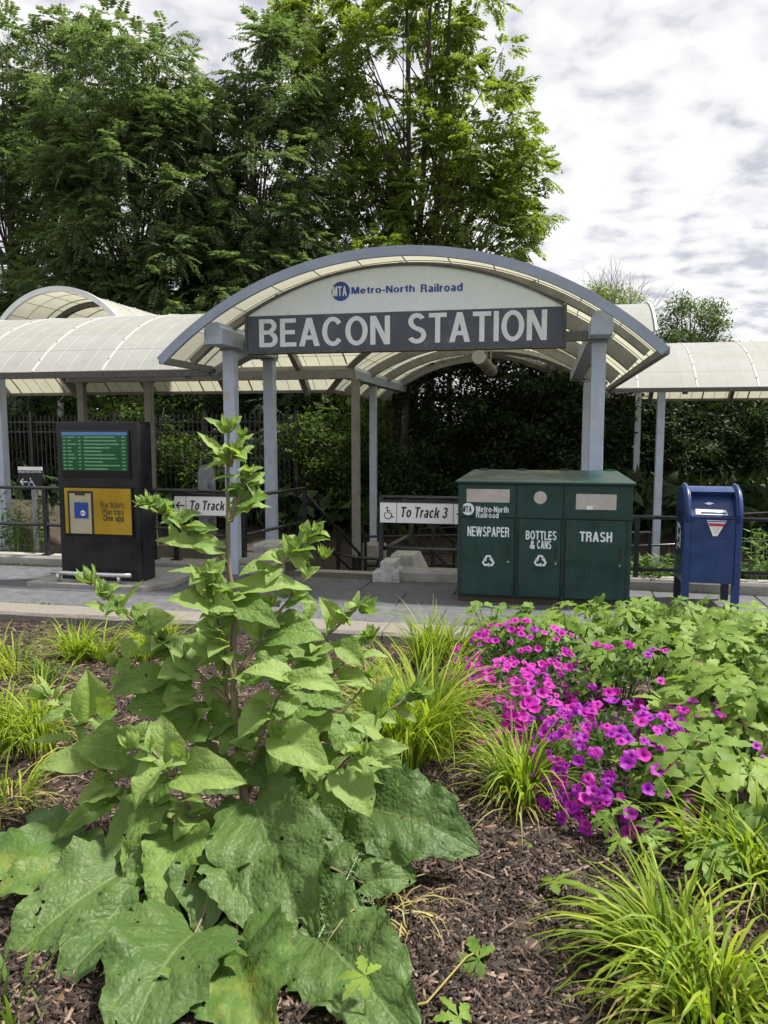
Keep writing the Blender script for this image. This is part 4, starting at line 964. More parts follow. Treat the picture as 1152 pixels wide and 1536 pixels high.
tree('leafy_tree', 'tall airy bright green tree behind the station sign', 'tree', gp(630, 26), 16.5, [(-1.0, 0, 12.5, 2.6, 2.4, 4.2), (1.6, -.2, 11.2, 2.5, 2.2, 2.6), (.3, 0, 15.8, 2.6, 2.2, 2.4), (2.2, 0, 8.2, 2.0, 1.8, 1.6), (-1.8, -.2, 7.6, 2.2, 2, 2.2), (.5, 0, 6.3, 2.4, 2, 1.6), (.6, 0, 9.4, 2.6, 2.2, 2.2), (-2.8, -.4, 10.2, 1.8, 1.6, 3.0), (-3.0, -.4, 14.4, 1.6, 1.5, 2.0), (3.0, -.2, 9.4, 1.4, 1.4, 1.6)], 400, ('pinnate', .56, 7, .19, .48, .22), 'leaf_bright', 4, .17, group=g_tr, per=13, stems=3, shell=.5, clump_r=.8, limb_n=110)
tree('leafy_tree', 'low bright bush showing just over the middle of the arch rim', 'tree', gp(572, 24), 6.6, [(0, 0, 6.6, 1.3, 1.2, 1.0)], 30, WAL, 'leaf_bright', 5, .08, group=g_tr, per=12)
tree('leafy_tree', 'small round-headed tree against the sky right of the arch', 'tree', gp(1030, 34), 6.2, [(0, 0, 5.2, 1.6, 1.6, 1.9), (-.9, 0, 4.2, 1.4, 1.5, 1.6), (.9, 0, 4.2, 1.6, 1.5, 1.2)], 190, ('simple', 0, 14, .14, .45, 0), 'leaf_shrub', 6, .15, group=g_tr, per=8, clump_r=.6)
tree('leafy_tree', 'green treetop behind the raised vault right of the arch', 'tree', gp(905, 30), 6.4, [(0, 0, 5.4, 1.4, 1.5, 1.5), (-.6, 0, 6.2, .8, .8, .6)], 90, ('simple', 0, 14, .13, .45, 0), 'leaf_bright', 7, .12, group=g_tr, per=8, clump_r=.55)
# bare twiggy treetop
bt = thing('bare_tree', 'bare twiggy treetop right of the arch against the clouds', 'tree', gp(915, 29))
bb = MB(); rd = random.Random(5); bp = Vector(gp(915, 29))
def twig(p, d, L, r, lv):
    q = p+d*L; bb.tube([p, p.lerp(q, .5)+Vector((rd.uniform(-.05, .05),)*3), q], [r, r*.75, r*.5], 4, caps=False)
    if lv:
        for _ in range(3): twig(p.lerp(q, rd.uniform(.5, 1)), (d+Vector((rd.uniform(-.8, .8), rd.uniform(-.5, .5), rd.uniform(-.15, .6)))).normalized(), L*.62, r*.55, lv-1)
for _ in range(6): twig(bp+Vector((0, 0, 4.3)), Vector((rd.uniform(-.7, .8), rd.uniform(-.3, .3), 1)).normalized(), 1.7, .03, 3)
bb.build('branches', M['bark_pale'], bt)['kind'] = 'stuff'
MB().tube([bp, bp+Vector((0, 0, 4.35))], [.09, .05], 8).build('trunk', M['bark'], bt)

# shrubs and undergrowth behind the court
g_sh = 'shrubs behind the stair court'
SH = [  # px, y, height, rx, material, leaf, clumps, label
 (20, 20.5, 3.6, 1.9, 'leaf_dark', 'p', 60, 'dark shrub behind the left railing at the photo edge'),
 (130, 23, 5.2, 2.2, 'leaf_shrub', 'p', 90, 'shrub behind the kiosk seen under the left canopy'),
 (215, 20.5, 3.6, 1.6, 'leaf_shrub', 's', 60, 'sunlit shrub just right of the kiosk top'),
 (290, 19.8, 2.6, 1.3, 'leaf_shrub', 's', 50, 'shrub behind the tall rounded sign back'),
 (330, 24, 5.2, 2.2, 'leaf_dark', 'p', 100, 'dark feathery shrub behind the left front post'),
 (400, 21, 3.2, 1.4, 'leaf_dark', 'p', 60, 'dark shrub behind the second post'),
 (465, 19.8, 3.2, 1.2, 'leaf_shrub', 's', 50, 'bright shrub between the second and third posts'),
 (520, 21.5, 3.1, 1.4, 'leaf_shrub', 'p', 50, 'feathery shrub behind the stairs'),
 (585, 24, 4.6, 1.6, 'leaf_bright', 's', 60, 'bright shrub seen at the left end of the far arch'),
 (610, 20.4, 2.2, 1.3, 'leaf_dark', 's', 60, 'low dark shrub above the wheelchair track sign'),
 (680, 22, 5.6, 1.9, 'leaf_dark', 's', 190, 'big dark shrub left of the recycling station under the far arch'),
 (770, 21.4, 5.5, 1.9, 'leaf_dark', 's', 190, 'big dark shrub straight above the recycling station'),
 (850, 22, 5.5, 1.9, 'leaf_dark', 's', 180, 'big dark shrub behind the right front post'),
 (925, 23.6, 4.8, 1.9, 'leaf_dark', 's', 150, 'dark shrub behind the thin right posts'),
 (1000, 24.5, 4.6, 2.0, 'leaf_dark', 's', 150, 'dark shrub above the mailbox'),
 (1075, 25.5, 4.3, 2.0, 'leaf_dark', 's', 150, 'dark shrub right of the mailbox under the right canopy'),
 (1140, 27, 3.6, 1.8, 'leaf_shrub', 's', 70, 'green shrub at the right photo edge under the canopy'),
]
for i, (px, y_, h_, r_, mt_, lf, nc, lb) in enumerate(SH):
    x_ = at(px, 645, y=y_).x; z_ = float(gh(np.array(x_), np.array(y_)))
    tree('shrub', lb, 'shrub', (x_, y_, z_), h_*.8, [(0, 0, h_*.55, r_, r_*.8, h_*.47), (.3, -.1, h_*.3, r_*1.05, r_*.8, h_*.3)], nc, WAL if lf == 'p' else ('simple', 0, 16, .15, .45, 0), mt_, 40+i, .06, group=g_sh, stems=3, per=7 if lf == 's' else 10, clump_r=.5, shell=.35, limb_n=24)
# slim trunks in the thicket
for i, (px, y_, r_, mt_, top, lb) in enumerate(((603, 21, .16, 'bark', 5, 'dark leaning trunk behind the far posts'), (585, 21.5, .10, 'bark', 5, 'slim dark trunk just right of the far posts'), (88, 21.5, .17, 'bark_pale', 6, 'pale trunk behind the kiosk under the left canopy'), (30, 24, .10, 'bark', 6, 'thin trunk at the left edge below the canopy'))):
    x_ = at(px, 645, y=y_).x
    tree('slim_tree', lb, 'tree', (x_, y_, -.2), top, [(0, 0, top, .9, .9, .6)], 12, WAL, 'leaf_ash', 80+i, r_, bark=mt_, per=8, lean=(.25, 0), limb_n=8)
# far wood closing the horizon
def belt(name, label, x0, x1, y_, zlo, zhi, n, mat, seed):
    rg = np.random.default_rng(seed); X = rg.uniform(x0, x1, n); top = zlo+(zhi-zlo)*(.62+.38*np.sin(X*.45)*np.cos(X*.19+1))
    P = np.stack([X, y_+rg.normal(0, 1.6, n), zlo+(top-zlo)*rg.random(n)**.8], 1); D = unit(rg.normal(0, 1, (n, 3))); S = unit(np.cross(D, rg.normal(0, 1, (n, 3)))); L = rg.uniform(.3, .6, n)
    V, F = leaf_quads(P, D, S, L, L*.55); return tag(np_mesh(name, V, F, M[mat]), label, kind='stuff')
belt('far_wood', 'far green wood beyond the tracks', -70, 60, 52, -.2, 4.6, 26000, 'leaf_shrub', 3)
belt('thicket', 'dense green thicket closing the view behind the shrubs', -26, 16, 29.5, .1, 6.2, 42000, 'leaf_shrub', 8)
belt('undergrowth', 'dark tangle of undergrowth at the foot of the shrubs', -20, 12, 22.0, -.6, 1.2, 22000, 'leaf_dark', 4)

# iron picket fence beyond the shrubs
fn = thing('picket_fence', 'black iron picket fence behind the kiosk and left canopy posts', 'fence', (-12, 19.2, 0))
pk = MB().prism([(-.012, 0), (.012, 0), (.012, 2.85), (0, 2.93), (-.012, 2.85)], 'y', -.012, .012)
pm = bpy.data.meshes.new('picket'); pm.from_pydata(pk.v, [], pk.f); pm.materials.append(M['black_rail'])
x_ = -22.0
while x_ < -6.4: link('picket', pm, fn, (x_, 19.2, -.65)); x_ += .135
for z_ in (-.3, 1.78, 2.05): MB().box(-22, -6.4, 19.18, 19.22, z_, z_+.04).build('rail', M['black_rail'], fn)
for x_ in np.arange(-22, -6.3, 2.6): MB().box(x_-.04, x_+.04, 19.15, 19.25, -.95, 2.36).build('post', M['black_rail'], fn)
tag(MB().box(6, 30, 32, 32.4, 0, 1.05).build('far_wall', M['wall_far'], bevel=.03), 'low brown wall far off right behind the mailbox', 'wall')

# weeds along the railings
def weeds(name, label, pts, n, h0, h1, mat, seed, cat='weeds'):
    rg = np.random.default_rng(seed); root = thing(name, label, cat, (pts[0][0], pts[0][1], 0)); st_ = MB(); Vs, Fs, nb = [], [], 0
    for k in range(n):
        x_, y_ = pts[k % len(pts)]; x_ += rg.normal(0, .22); y_ += rg.normal(0, .12); h_ = rg.uniform(h0, h1); z_ = max(-.05, float(gh(np.array(x_), np.array(y_))))
        lx, ly = rg.normal(0, .12, 2); P0 = Vector((x_, y_, z_)); P1 = Vector((x_+lx*.4, y_+ly*.4, z_+h_*.55)); P2 = Vector((x_+lx, y_+ly, z_+h_))
        st_.tube([P0, P1, P2], [.006, .005, .002], 4, caps=False)
        m = 16; t = rg.uniform(.1, 1, m)[:, None]; P = np.array(P0)*(1-t)+np.array(P2)*t; D = unit(rg.normal(0, 1, (m, 3))*np.array([1, 1, .3])+np.array([0, 0, .15])); S = unit(np.cross(D, np.array([0, 0, 1.0])+rg.normal(0, .3, (m, 3)))); L = rg.uniform(.07, .15, m)
        V, F = leaf_quads(P, D, S, L, L*.34); Vs.append(V); Fs.append(F+nb); nb += len(V)
    st_.build('stems', M['stem_green'], root)['kind'] = 'stuff'; np_mesh('foliage', np.concatenate(Vs), np.concatenate(Fs), M[mat], root, kind='stuff')
weeds('weed_clump', 'tall green weeds behind the railing left of the kiosk', [(at(px, 800, y=9.75).x, 9.75) for px in (5, 20, 35, 50)], 34, .5, 1.1, 'leaf_weed', 1)
weeds('weed_clump', 'pale weeds between the recycling station and the mailbox', [(at(px, 860, y=9.7).x, 9.7) for px in (960, 985, 1005)], 30, .15, .5, 'leaf_weed', 2)
weeds('weed_clump', 'tall pale weed right behind the mailbox', [(at(px, 860, y=9.75).x, 9.75) for px in (1125, 1132)], 14, .45, .95, 'leaf_weed', 3)
weeds('weed_clump', 'grassy weeds behind the railing at the right edge', [(at(px, 880, y=9.9).x, 9.9) for px in (1040, 1070, 1100, 1140, 1165)], 70, .12, .36, 'leaf_weed', 4)
# ------------------------------------------------------------------ planting bed
def bedz(x, y):
    t = np.clip((6.5-np.asarray(y))/2.3, 0, 1); t = t*t*(3-2*t)
    return -.09+.20*t+.018*np.sin(np.asarray(x)*2.1+1)*np.cos(np.asarray(y)*1.7)+.008*np.sin(np.asarray(x)*9+np.asarray(y)*7)
bxs = np.arange(-7.5, 5.01, .06); bys = np.arange(.4, KY0+.02, .06)
gx, gy = np.meshgrid(bxs, bys); gz = bedz(gx, gy)+rng.normal(0, .006, gx.shape)
V = np.stack([gx, gy, gz], -1).reshape(-1, 3); nx, ny = len(bxs), len(bys)
idx = np.arange(nx*ny).reshape(ny, nx); F = np.stack([idx[:-1, :-1], idx[:-1, 1:], idx[1:, 1:], idx[1:, :-1]], -1).reshape(-1, 4)
tag(np_mesh('planting_bed', V, F, M['soil'], smooth=True), 'dark soil of the planting bed', kind='structure')
def grd(px, py):
    """point of the bed seen at a pixel"""
    z = .05
    for _ in range(6):
        p = at(px, py, z=z); z = float(bedz(p.x, p.y))
    return Vector((p.x, p.y, z))

# shredded bark mulch
def chip_mat():
    m, t, p = mk('mulch_chip'); g = N_(t, 'ShaderNodeNewGeometry')
    col = ramp(t, g.outputs['Random Per Island'], [(0.0, (0.012, 0.0075, 0.0055)), (0.5, (0.030, 0.0195, 0.015)), (0.82, (0.07, 0.046, 0.036)), (1.0, (0.23, 0.165, 0.13))])
    t.links.new(col, p.inputs['Base Color']); p.inputs['Roughness'].default_value = .62; p.inputs['Specular IOR Level'].default_value = .28
chip_mat()
def mulch(n, seed):
    rg = np.random.default_rng(seed); X = []; Y = []; c = 0
    while c < n:
        x = rg.uniform(-5.6, 3.4, 400000); y = rg.uniform(1.3, KY0-.01, 400000); d = np.hypot(x, y)
        pat = .55+.45*np.sin(x*5.1+1.7*np.sin(y*3.3))*np.sin(y*4.3+1.3*np.sin(x*2.9)); k = (rg.random(400000) < np.clip((2.1/d)**2, 0, 1)*np.clip(pat+.35, .2, 1)) & (x > -.95*y-.4) & (x < .50*y+.4); X.append(x[k]); Y.append(y[k]); c += k.sum()
    x = np.concatenate(X)[:n]; y = np.concatenate(Y)[:n]; d = np.hypot(x, y)
    L = np.exp(rg.normal(-3.5, .55, n)).clip(.009, .12)*(1+.12*(d-2.5)); Wd = rg.uniform(.004, .012, n)*(1+.15*(d-2.5)); T = rg.uniform(.002, .005, n)
    a = rg.uniform(0, 2*PI, n); tl = rg.normal(0, .20, n)
    D = np.stack([np.cos(a)*np.cos(tl), np.sin(a)*np.cos(tl), np.sin(tl)], 1); U = unit(np.stack([rg.normal(0, .3, n), rg.normal(0, .3, n), np.ones(n)], 1)); S = unit(np.cross(D, U)); U = np.cross(S, D)
    P = np.stack([x, y, bedz(x, y)+rg.uniform(-.002, .016, n)], 1)
    L, Wd, T = L[:, None], Wd[:, None], T[:, None]; B = rg.uniform(.5, 1, (n, 1))
    v = [P-D*L/2-S*Wd/2*B, P-D*L/2+S*Wd/2, P-D*L/2*.96+U*T*1.6, P+D*L/2-S*Wd/2, P+D*L/2+S*Wd/2*B, P+D*L/2*.9+U*T*1.6]
    V = np.stack(v, 1).reshape(-1, 3); i = np.arange(n)*6
    F = np.concatenate([np.stack([i+p, i+q, i+r], 1) for p, q, r in ((0, 2, 5), (0, 5, 3), (1, 4, 5), (1, 5, 2), (0, 1, 2), (3, 5, 4))])
    return tag(np_mesh('mulch', V, F, M['mulch_chip']), 'dark brown shredded bark mulch over the bed', kind='stuff')
mulch(95000, 5)

# ------------------------------------------------------------------ broad-leaf shapes
def leaf_arrays(B, T, Wd, Nh, arch=.06, fold=.12, ruf=.03, seed=0, nu=8, nv=14, cord=.16, ser=.05, tipdroop=.0, pk=.62, quilt=0, quilt_n=5.2):
    rg = np.random.default_rng(seed); B = np.array(B, float); T = np.array(T, float); a = T-B; L = np.linalg.norm(a); a = a/L
    Nh = np.array(Nh, float); s = np.cross(a, Nh); s /= max(np.linalg.norm(s), 1e-6); n = np.cross(s, a)
    v = np.linspace(0, 1, nv+1)[:, None]; u = np.linspace(-1, 1, nu+1)[None, :]; au = np.abs(u)
    vv = .035+.965*v; w = np.sin(PI*np.clip(vv, 0, 1)**pk)**.85*Wd/2
    jg = rg.normal(0, 1, (nv+1, 2)); jg = (jg+np.roll(jg, 1, 0)*.8)/1.28+(1.1*((np.arange(nv+1) % 3 == 0)-.33))[:, None]*(nv > 16)
    jag = np.repeat(jg, [nu//2, nu+1-nu//2], 1)
    w = w*(1+ser*jag*au**4)
    f1, f2 = rg.uniform(1.6, 3.0, 2); ph = rg.uniform(0, 2*PI, 4)
    rip = np.where(u < 0, np.sin(2*PI*f1*v+ph[0]), np.sin(2*PI*f2*v+ph[1]))+.5*np.where(u < 0, np.sin(2*PI*(f1*2.3)*v+ph[2]), np.sin(2*PI*(f2*2.1)*v+ph[3]))
    h = arch*L*np.sin(PI*v)+fold*w*au*2-.35*fold*w*au**2*2+ruf*L*rip*au**2.2*np.sin(PI*np.clip(v*.9+.08, 0, 1))-tipdroop*L*v**2.5
    h = h+ruf*.16*L*rg.normal(0, 1, h.shape)*au
    if quilt: h = h+quilt*L*np.cos(2*PI*quilt_n*(v-.42*au))*np.sin(PI*np.clip(au, 0, 1))**.7*np.clip(w/(Wd*.5+1e-6), 0, 1)
    al = v*L-cord*L*au**1.6*(1-v)**3
    P = B+a*al[..., None]+s*(u*w)[..., None]+n*h[..., None]
    uv = np.stack([np.broadcast_to(u*.5+.5, h.shape), np.broadcast_to(v, h.shape)], -1).reshape(-1, 2)
    i = np.arange((nv+1)*(nu+1)).reshape(nv+1, nu+1); F = np.stack([i[:-1, :-1], i[:-1, 1:], i[1:, 1:], i[1:, :-1]], -1).reshape(-1, 4)
    return P.reshape(-1, 3), F, uv
def broadleaf_mat(name, c1, c2, vein, trans, bump, rough=.55, yellow=None, tmul=(1.3, 1.35, .5)):
    m, t, p = mk(name); tc = N_(t, 'ShaderNodeTexCoord'); oi = N_(t, 'ShaderNodeObjectInfo')
    sp = N_(t, 'ShaderNodeSeparateXYZ'); t.links.new(tc.outputs['UV'], sp.inputs[0])
    def ma(op, a, b=None):
        n = N_(t, 'ShaderNodeMath', operation=op)
        for i, x in enumerate((a, b)):
            if x is None: continue
            if hasattr(x, 'is_linked'): t.links.new(x, n.inputs[i])
            else: n.inputs[i].default_value = x
        return n.outputs[0]
    au = ma('ABSOLUTE', ma('SUBTRACT', sp.outputs[0], .5))
    side = ma('PINGPONG', ma('MULTIPLY', ma('SUBTRACT', sp.outputs[1], ma('MULTIPLY', au, .95)), 4.6), .5)
    n1 = N_(t, 'ShaderNodeTexNoise', Scale=7, Detail=5, Roughness=.6); t.links.new(tc.outputs['Object'], n1.inputs['Vector'])
    mid = ramp(t, au, [(0.006, 1.0), (0.02, 0.0)]); sd_ = ramp(t, side, [(0.0, .7), (0.035, 0.0)])
    vm_ = ma('MAXIMUM', mid, sd_)
    col = ramp(t, n1.outputs[0], [(.3, c1), (.7, c2)])
    col = mixc(t, ma('MULTIPLY', oi.outputs['Random'], .4), col, c2)
    if yellow: col = mixc(t, ramp(t, n1.outputs[0], [(.52, 0.0), (.72, .8)]), col, yellow)
    col = mixc(t, ma('MULTIPLY', vm_, .6), col, vein)
    col = mixc(t, ramp(t, ma('MULTIPLY', oi.outputs['Random'], 1.0), [(0.0, .35), (.5, 0.0)]), col, (c1[0]*.6, c1[1]*.68, c1[2]*.6))
    n4 = N_(t, 'ShaderNodeTexNoise', Scale=38, Detail=2); t.links.new(tc.outputs['Object'], n4.inputs['Vector'])
    col = mixc(t, ramp(t, n4.outputs[0], [(.70, 0.0), (.76, .75)]), col, (.07, .055, .02))
    t.links.new(col, p.inputs['Base Color']); p.inputs['Roughness'].default_value = rough; p.inputs['Specular IOR Level'].default_value = .3
    vo = N_(t, 'ShaderNodeTexVoronoi', Scale=42.0, feature='DISTANCE_TO_EDGE'); t.links.new(tc.outputs['Object'], vo.inputs['Vector'])
    vo2 = N_(t, 'ShaderNodeTexVoronoi', Scale=15.0, feature='DISTANCE_TO_EDGE'); t.links.new(tc.outputs['Object'], vo2.inputs['Vector'])
    hh = ma('ADD', ma('ADD', ma('MULTIPLY', ma('MINIMUM', ma('MULTIPLY', vo.outputs['Distance'], 2.5), 1.0), .5), ma('MULTIPLY', ma('MINIMUM', ma('MULTIPLY', vo2.outputs['Distance'], 3.0), 1.0), .6)), ma('ADD', ma('MULTIPLY', ma('MINIMUM', ma('MULTIPLY', side, 5.0), 1.0), .28), ma('MULTIPLY', n1.outputs[0], .6)))
    b = N_(t, 'ShaderNodeBump'); b.inputs['Strength'].default_value = bump; b.inputs['Distance'].default_value = .012; t.links.new(hh, b.inputs['Height']); t.links.new(b.outputs[0], p.inputs['Normal'])
    tr = N_(t, 'ShaderNodeBsdfTranslucent'); t.links.new(mixc(t, 1.0, col, tmul, 'MULTIPLY'), tr.inputs['Color']); t.links.new(b.outputs[0], tr.inputs['Normal'])
    mx = N_(t, 'ShaderNodeMixShader'); mx.inputs[0].default_value = trans
    t.links.new(p.outputs[0], mx.inputs[1]); t.links.new(tr.outputs[0], mx.inputs[2])
    tp_ = N_(t, 'ShaderNodeBsdfTransparent'); mh = N_(t, 'ShaderNodeMixShader'); n7 = N_(t, 'ShaderNodeTexNoise', Scale=26, Detail=1); t.links.new(tc.outputs['Object'], n7.inputs['Vector'])
    t.links.new(ramp(t, n7.outputs[0], [(.745, 0.0), (.75, 1.0)]), mh.inputs[0]); t.links.new(mx.outputs[0], mh.inputs[1]); t.links.new(tp_.outputs[0], mh.inputs[2]); t.links.new(mh.outputs[0], t.nodes['Material Output'].inputs[0])
broadleaf_mat('burdock_young', (0.19, 0.29, 0.075), (0.27, 0.38, 0.115), (0.33, 0.43, 0.16), .42, .3)
broadleaf_mat('burdock_mid', (0.10, 0.185, 0.036), (0.155, 0.25, 0.055), (0.24, 0.34, 0.12), .34, .45)
broadleaf_mat('burdock_old', (0.056, 0.115, 0.028), (0.10, 0.165, 0.046), (0.20, 0.27, 0.10), .28, .42, rough=.5)
broadleaf_mat('burdock_yellow', (0.06, 0.135, 0.032), (0.11, 0.19, 0.04), (0.17, 0.24, 0.08), .3, .26, rough=.5, yellow=(0.20, 0.23, 0.045))

# ------------------------------------------------------------------ the big burdock
BD0 = 3.15; UPV = Vector((0, 0, 1))
def pt(px, py, q=0.0):
    d = BD0+q
    if py > 1235: d = min(d, (1.85-.27+min(.14, (py-1235)*.0007))/(.106+.9944*(py-768)/FPX))
    return at(px, py, d=d)
bbase = grd(372, 1285)
bur = thing('burdock_plant', 'tall burdock with big wavy leaves standing in front of the canopy', 'plant', tuple(bbase))
stems = MB()
def stem(pts, r0, r1, n=7):
    P = [pt(*p) for p in pts]; m = len(P); out = []
    for i in range(m-1):
        for k in range(4):
            t = k/4; p_, q_ = P[i], P[i+1]; a_ = P[max(i-1, 0)]; b_ = P[min(i+2, m-1)]
            out.append(.5*((2*p_)+(-a_+q_)*t+(2*a_-5*p_+4*q_-b_)*t*t+(-a_+3*p_-3*q_+b_)*t**3))
    out.append(P[-1]); k = len(out)
    stems.tube(out, [r0+(r1-r0)*i/(k-1) for i in range(k)], n); return out
CB = (374, 1262, 0); SHOOTS = []
stem([CB, (362, 1160, 0), (352, 1060, 0), (350, 960, 0), (352, 905, 0), (343, 850, 0), (342, 760, 0), (342, 690, 0), (343, 640, 0)], .019, .005, 9)
for s_ in ([(342, 846, 0), (313, 815, -.03), (284, 797, -.06), (246, 771, -.1), (226, 757, -.12)],
           [(353, 898, 0), (395, 866, .04), (433, 836, .08), (457, 812, .1), (474, 796, .12)],
           [(345, 782, 0), (356, 755, .02), (368, 722, .03), (374, 710, .03)],
           [(345, 700, 0), (352, 680, .0)],
           [(360, 1006, .0), (402, 940, .08), (440, 891, .14)],
           [(372, 1190, .02), (420, 1060, .16), (465, 981, .22), (513, 933, .28), (538, 908, .3)],
           [(385, 1200, .05), (460, 1060, .25), (500, 1010, .3), (555, 957, .36)],
           [(369, 1200, -.02), (371, 1166, -.03), (401, 1082, -.06), (418, 1045, -.08), (435, 1023, -.09)],
           [(390, 1215, .05), (480, 1110, .3), (508, 1075, .34), (557, 1016, .4)],
           [(400, 1225, .05), (500, 1120, .25), (557, 1080, .3), (602, 1054, .33), (623, 1041, .34)],
           [(395, 1250, -.03), (446, 1212, -.1), (494, 1162, -.18), (540, 1131, -.24)],
           [(344, 1054, 0), (288, 1002, .04), (243, 964, .08), (194, 926, .12), (149, 888, .16)],
           [(350, 1170, .0), (311, 1108, .03), (257, 1047, .06), (194, 995, .1)],
           [(345, 1200, .04), (250, 1130, .2), (161, 1091, .24), (115, 1067, .27), (76, 1046, .3)],
           [(335, 1255, -.03), (288, 1225, -.1), (267, 1172, -.15), (229, 1127, -.2)],
           [(330, 1255, .02), (240, 1230, .0), (189, 1197, -.02), (156, 1152, -.05)],
           [(352, 912, 0), (330, 905, -.06), (316, 880, -.1), (308, 858, -.13)],
           [(352, 1040, 0), (340, 980, -.05), (330, 935, -.08), (322, 915, -.1)],
           [(346, 1060, .02), (336, 1010, .05), (341, 960, .07)]):
    SHOOTS.append(stem(s_, .0115, .004))
lf_n = [0]
def leaf(b, t, wpx, mat='burdock_young', up=.75, camw=.6, arch=.06, fold=.14, ruf=.03, petiole=None, nu=8, nv=12, cord=.14, ser=.045, td=.0, pk=.62, sx=0.0, quilt=0):
    lf_n[0] += 1; k = lf_n[0]; rd = random.Random(k*13)
    B, T = pt(*b), pt(*t); dm = ((B+T)/2-CO).dot(CF); Wd = wpx*dm/FPX
    Nh = UPV*up-CF*camw+Vector((rd.uniform(-.2, .2)+sx, rd.uniform(-.1, .1), 0))
    V, F, uv = leaf_arrays(B, T, Wd, Nh, arch, fold, ruf, k, nu, nv, cord, ser, td, pk, quilt)
    o = np_mesh('leaf', V, F, M[mat], bur, smooth=True, uv=uv)
    if petiole is not None:
        Q = pt(*petiole); mid = Q.lerp(B, .5)+Vector((0, 0, .02)); stems.tube([Q, mid, B], [.0075, .006, .005], 6, caps=False)
    return o
Y, MI, OL = 'burdock_young', 'burdock_mid', 'burdock_old'
def bud(px, py, q, r, dx=0, dy=-1, n=6):
    """tight bud of young leaves at a shoot tip"""
    rd = random.Random(px*7+py); c = pt(px, py, q); sc = (c-CO).dot(CF)/FPX; Vs, Fs, Us, nb = [], [], [], 0
    ax = (CR*dx-CU*dy).normalized(); e1 = ax.cross(CF).normalized(); e2 = ax.cross(e1)
    for k in range(n):
        a = 2*PI*k/n+rd.uniform(-.3, .3); o_ = e1*math.cos(a)+e2*math.sin(a); L = r*sc*rd.uniform(1.5, 2.2); op = rd.uniform(.1, .55)
        B = c-ax*r*sc*.6+o_*r*sc*.15; T = B+(ax*(1-op*.5)+o_*op).normalized()*L
        V, F, uv = leaf_arrays(B, T, L*rd.uniform(.4, .55), ax*.2-o_, -.12, .3, .02, k+px, 4, 6, .0, .02); Vs.append(V); Fs.append(F+nb); Us.append(uv); nb += len(V)
    np_mesh('bud', np.concatenate(Vs), np.concatenate(Fs), M[Y], bur, smooth=True, uv=np.concatenate(Us))
for b_ in ((343, 640, 0, 11), (352, 678, -.01, 9), (362, 650, 0, 7), (374, 709, .03, 8), (214, 752, -.13, 9, -.6, -.8), (232, 752, -.12, 8), (241, 766, -.1, 7), (456, 795, .1, 7), (477, 795, .12, 8), (487, 832, .13, 9, .2, -.9), (310, 862, -.14, 10), (402, 905, .1, 10), (440, 893, .14, 6), (547, 911, .3, 13, .7, -.7), (515, 930, .28, 7), (556, 950, .36, 9, .3, -.9), (134, 868, .16, 12, -.5, -.85), (150, 885, .16, 11), (172, 905, .14, 7), (170, 993, .11, 10, -.5, -.8), (66, 1038, .3, 13, -.8, -.4), (198, 1116, -.2, 13, -.3, -.9), (157, 1150, -.05, 9), (628, 1034, .34, 12, .7, -.6), (557, 1012, .4, 8, .4, -.9), (545, 1128, -.24, 9), (432, 1020, -.09, 7), (420, 1100, -.06, 8), (278, 1140, -.15, 9), (268, 1168, -.16, 6), (405, 905, .1, 8), (453, 1005, .2, 9), (245, 955, .08, 8), (465, 1190, -.15, 8)):
    bud(b_[0], b_[1], b_[2], b_[3]*1.35, *b_[4:], n=8)
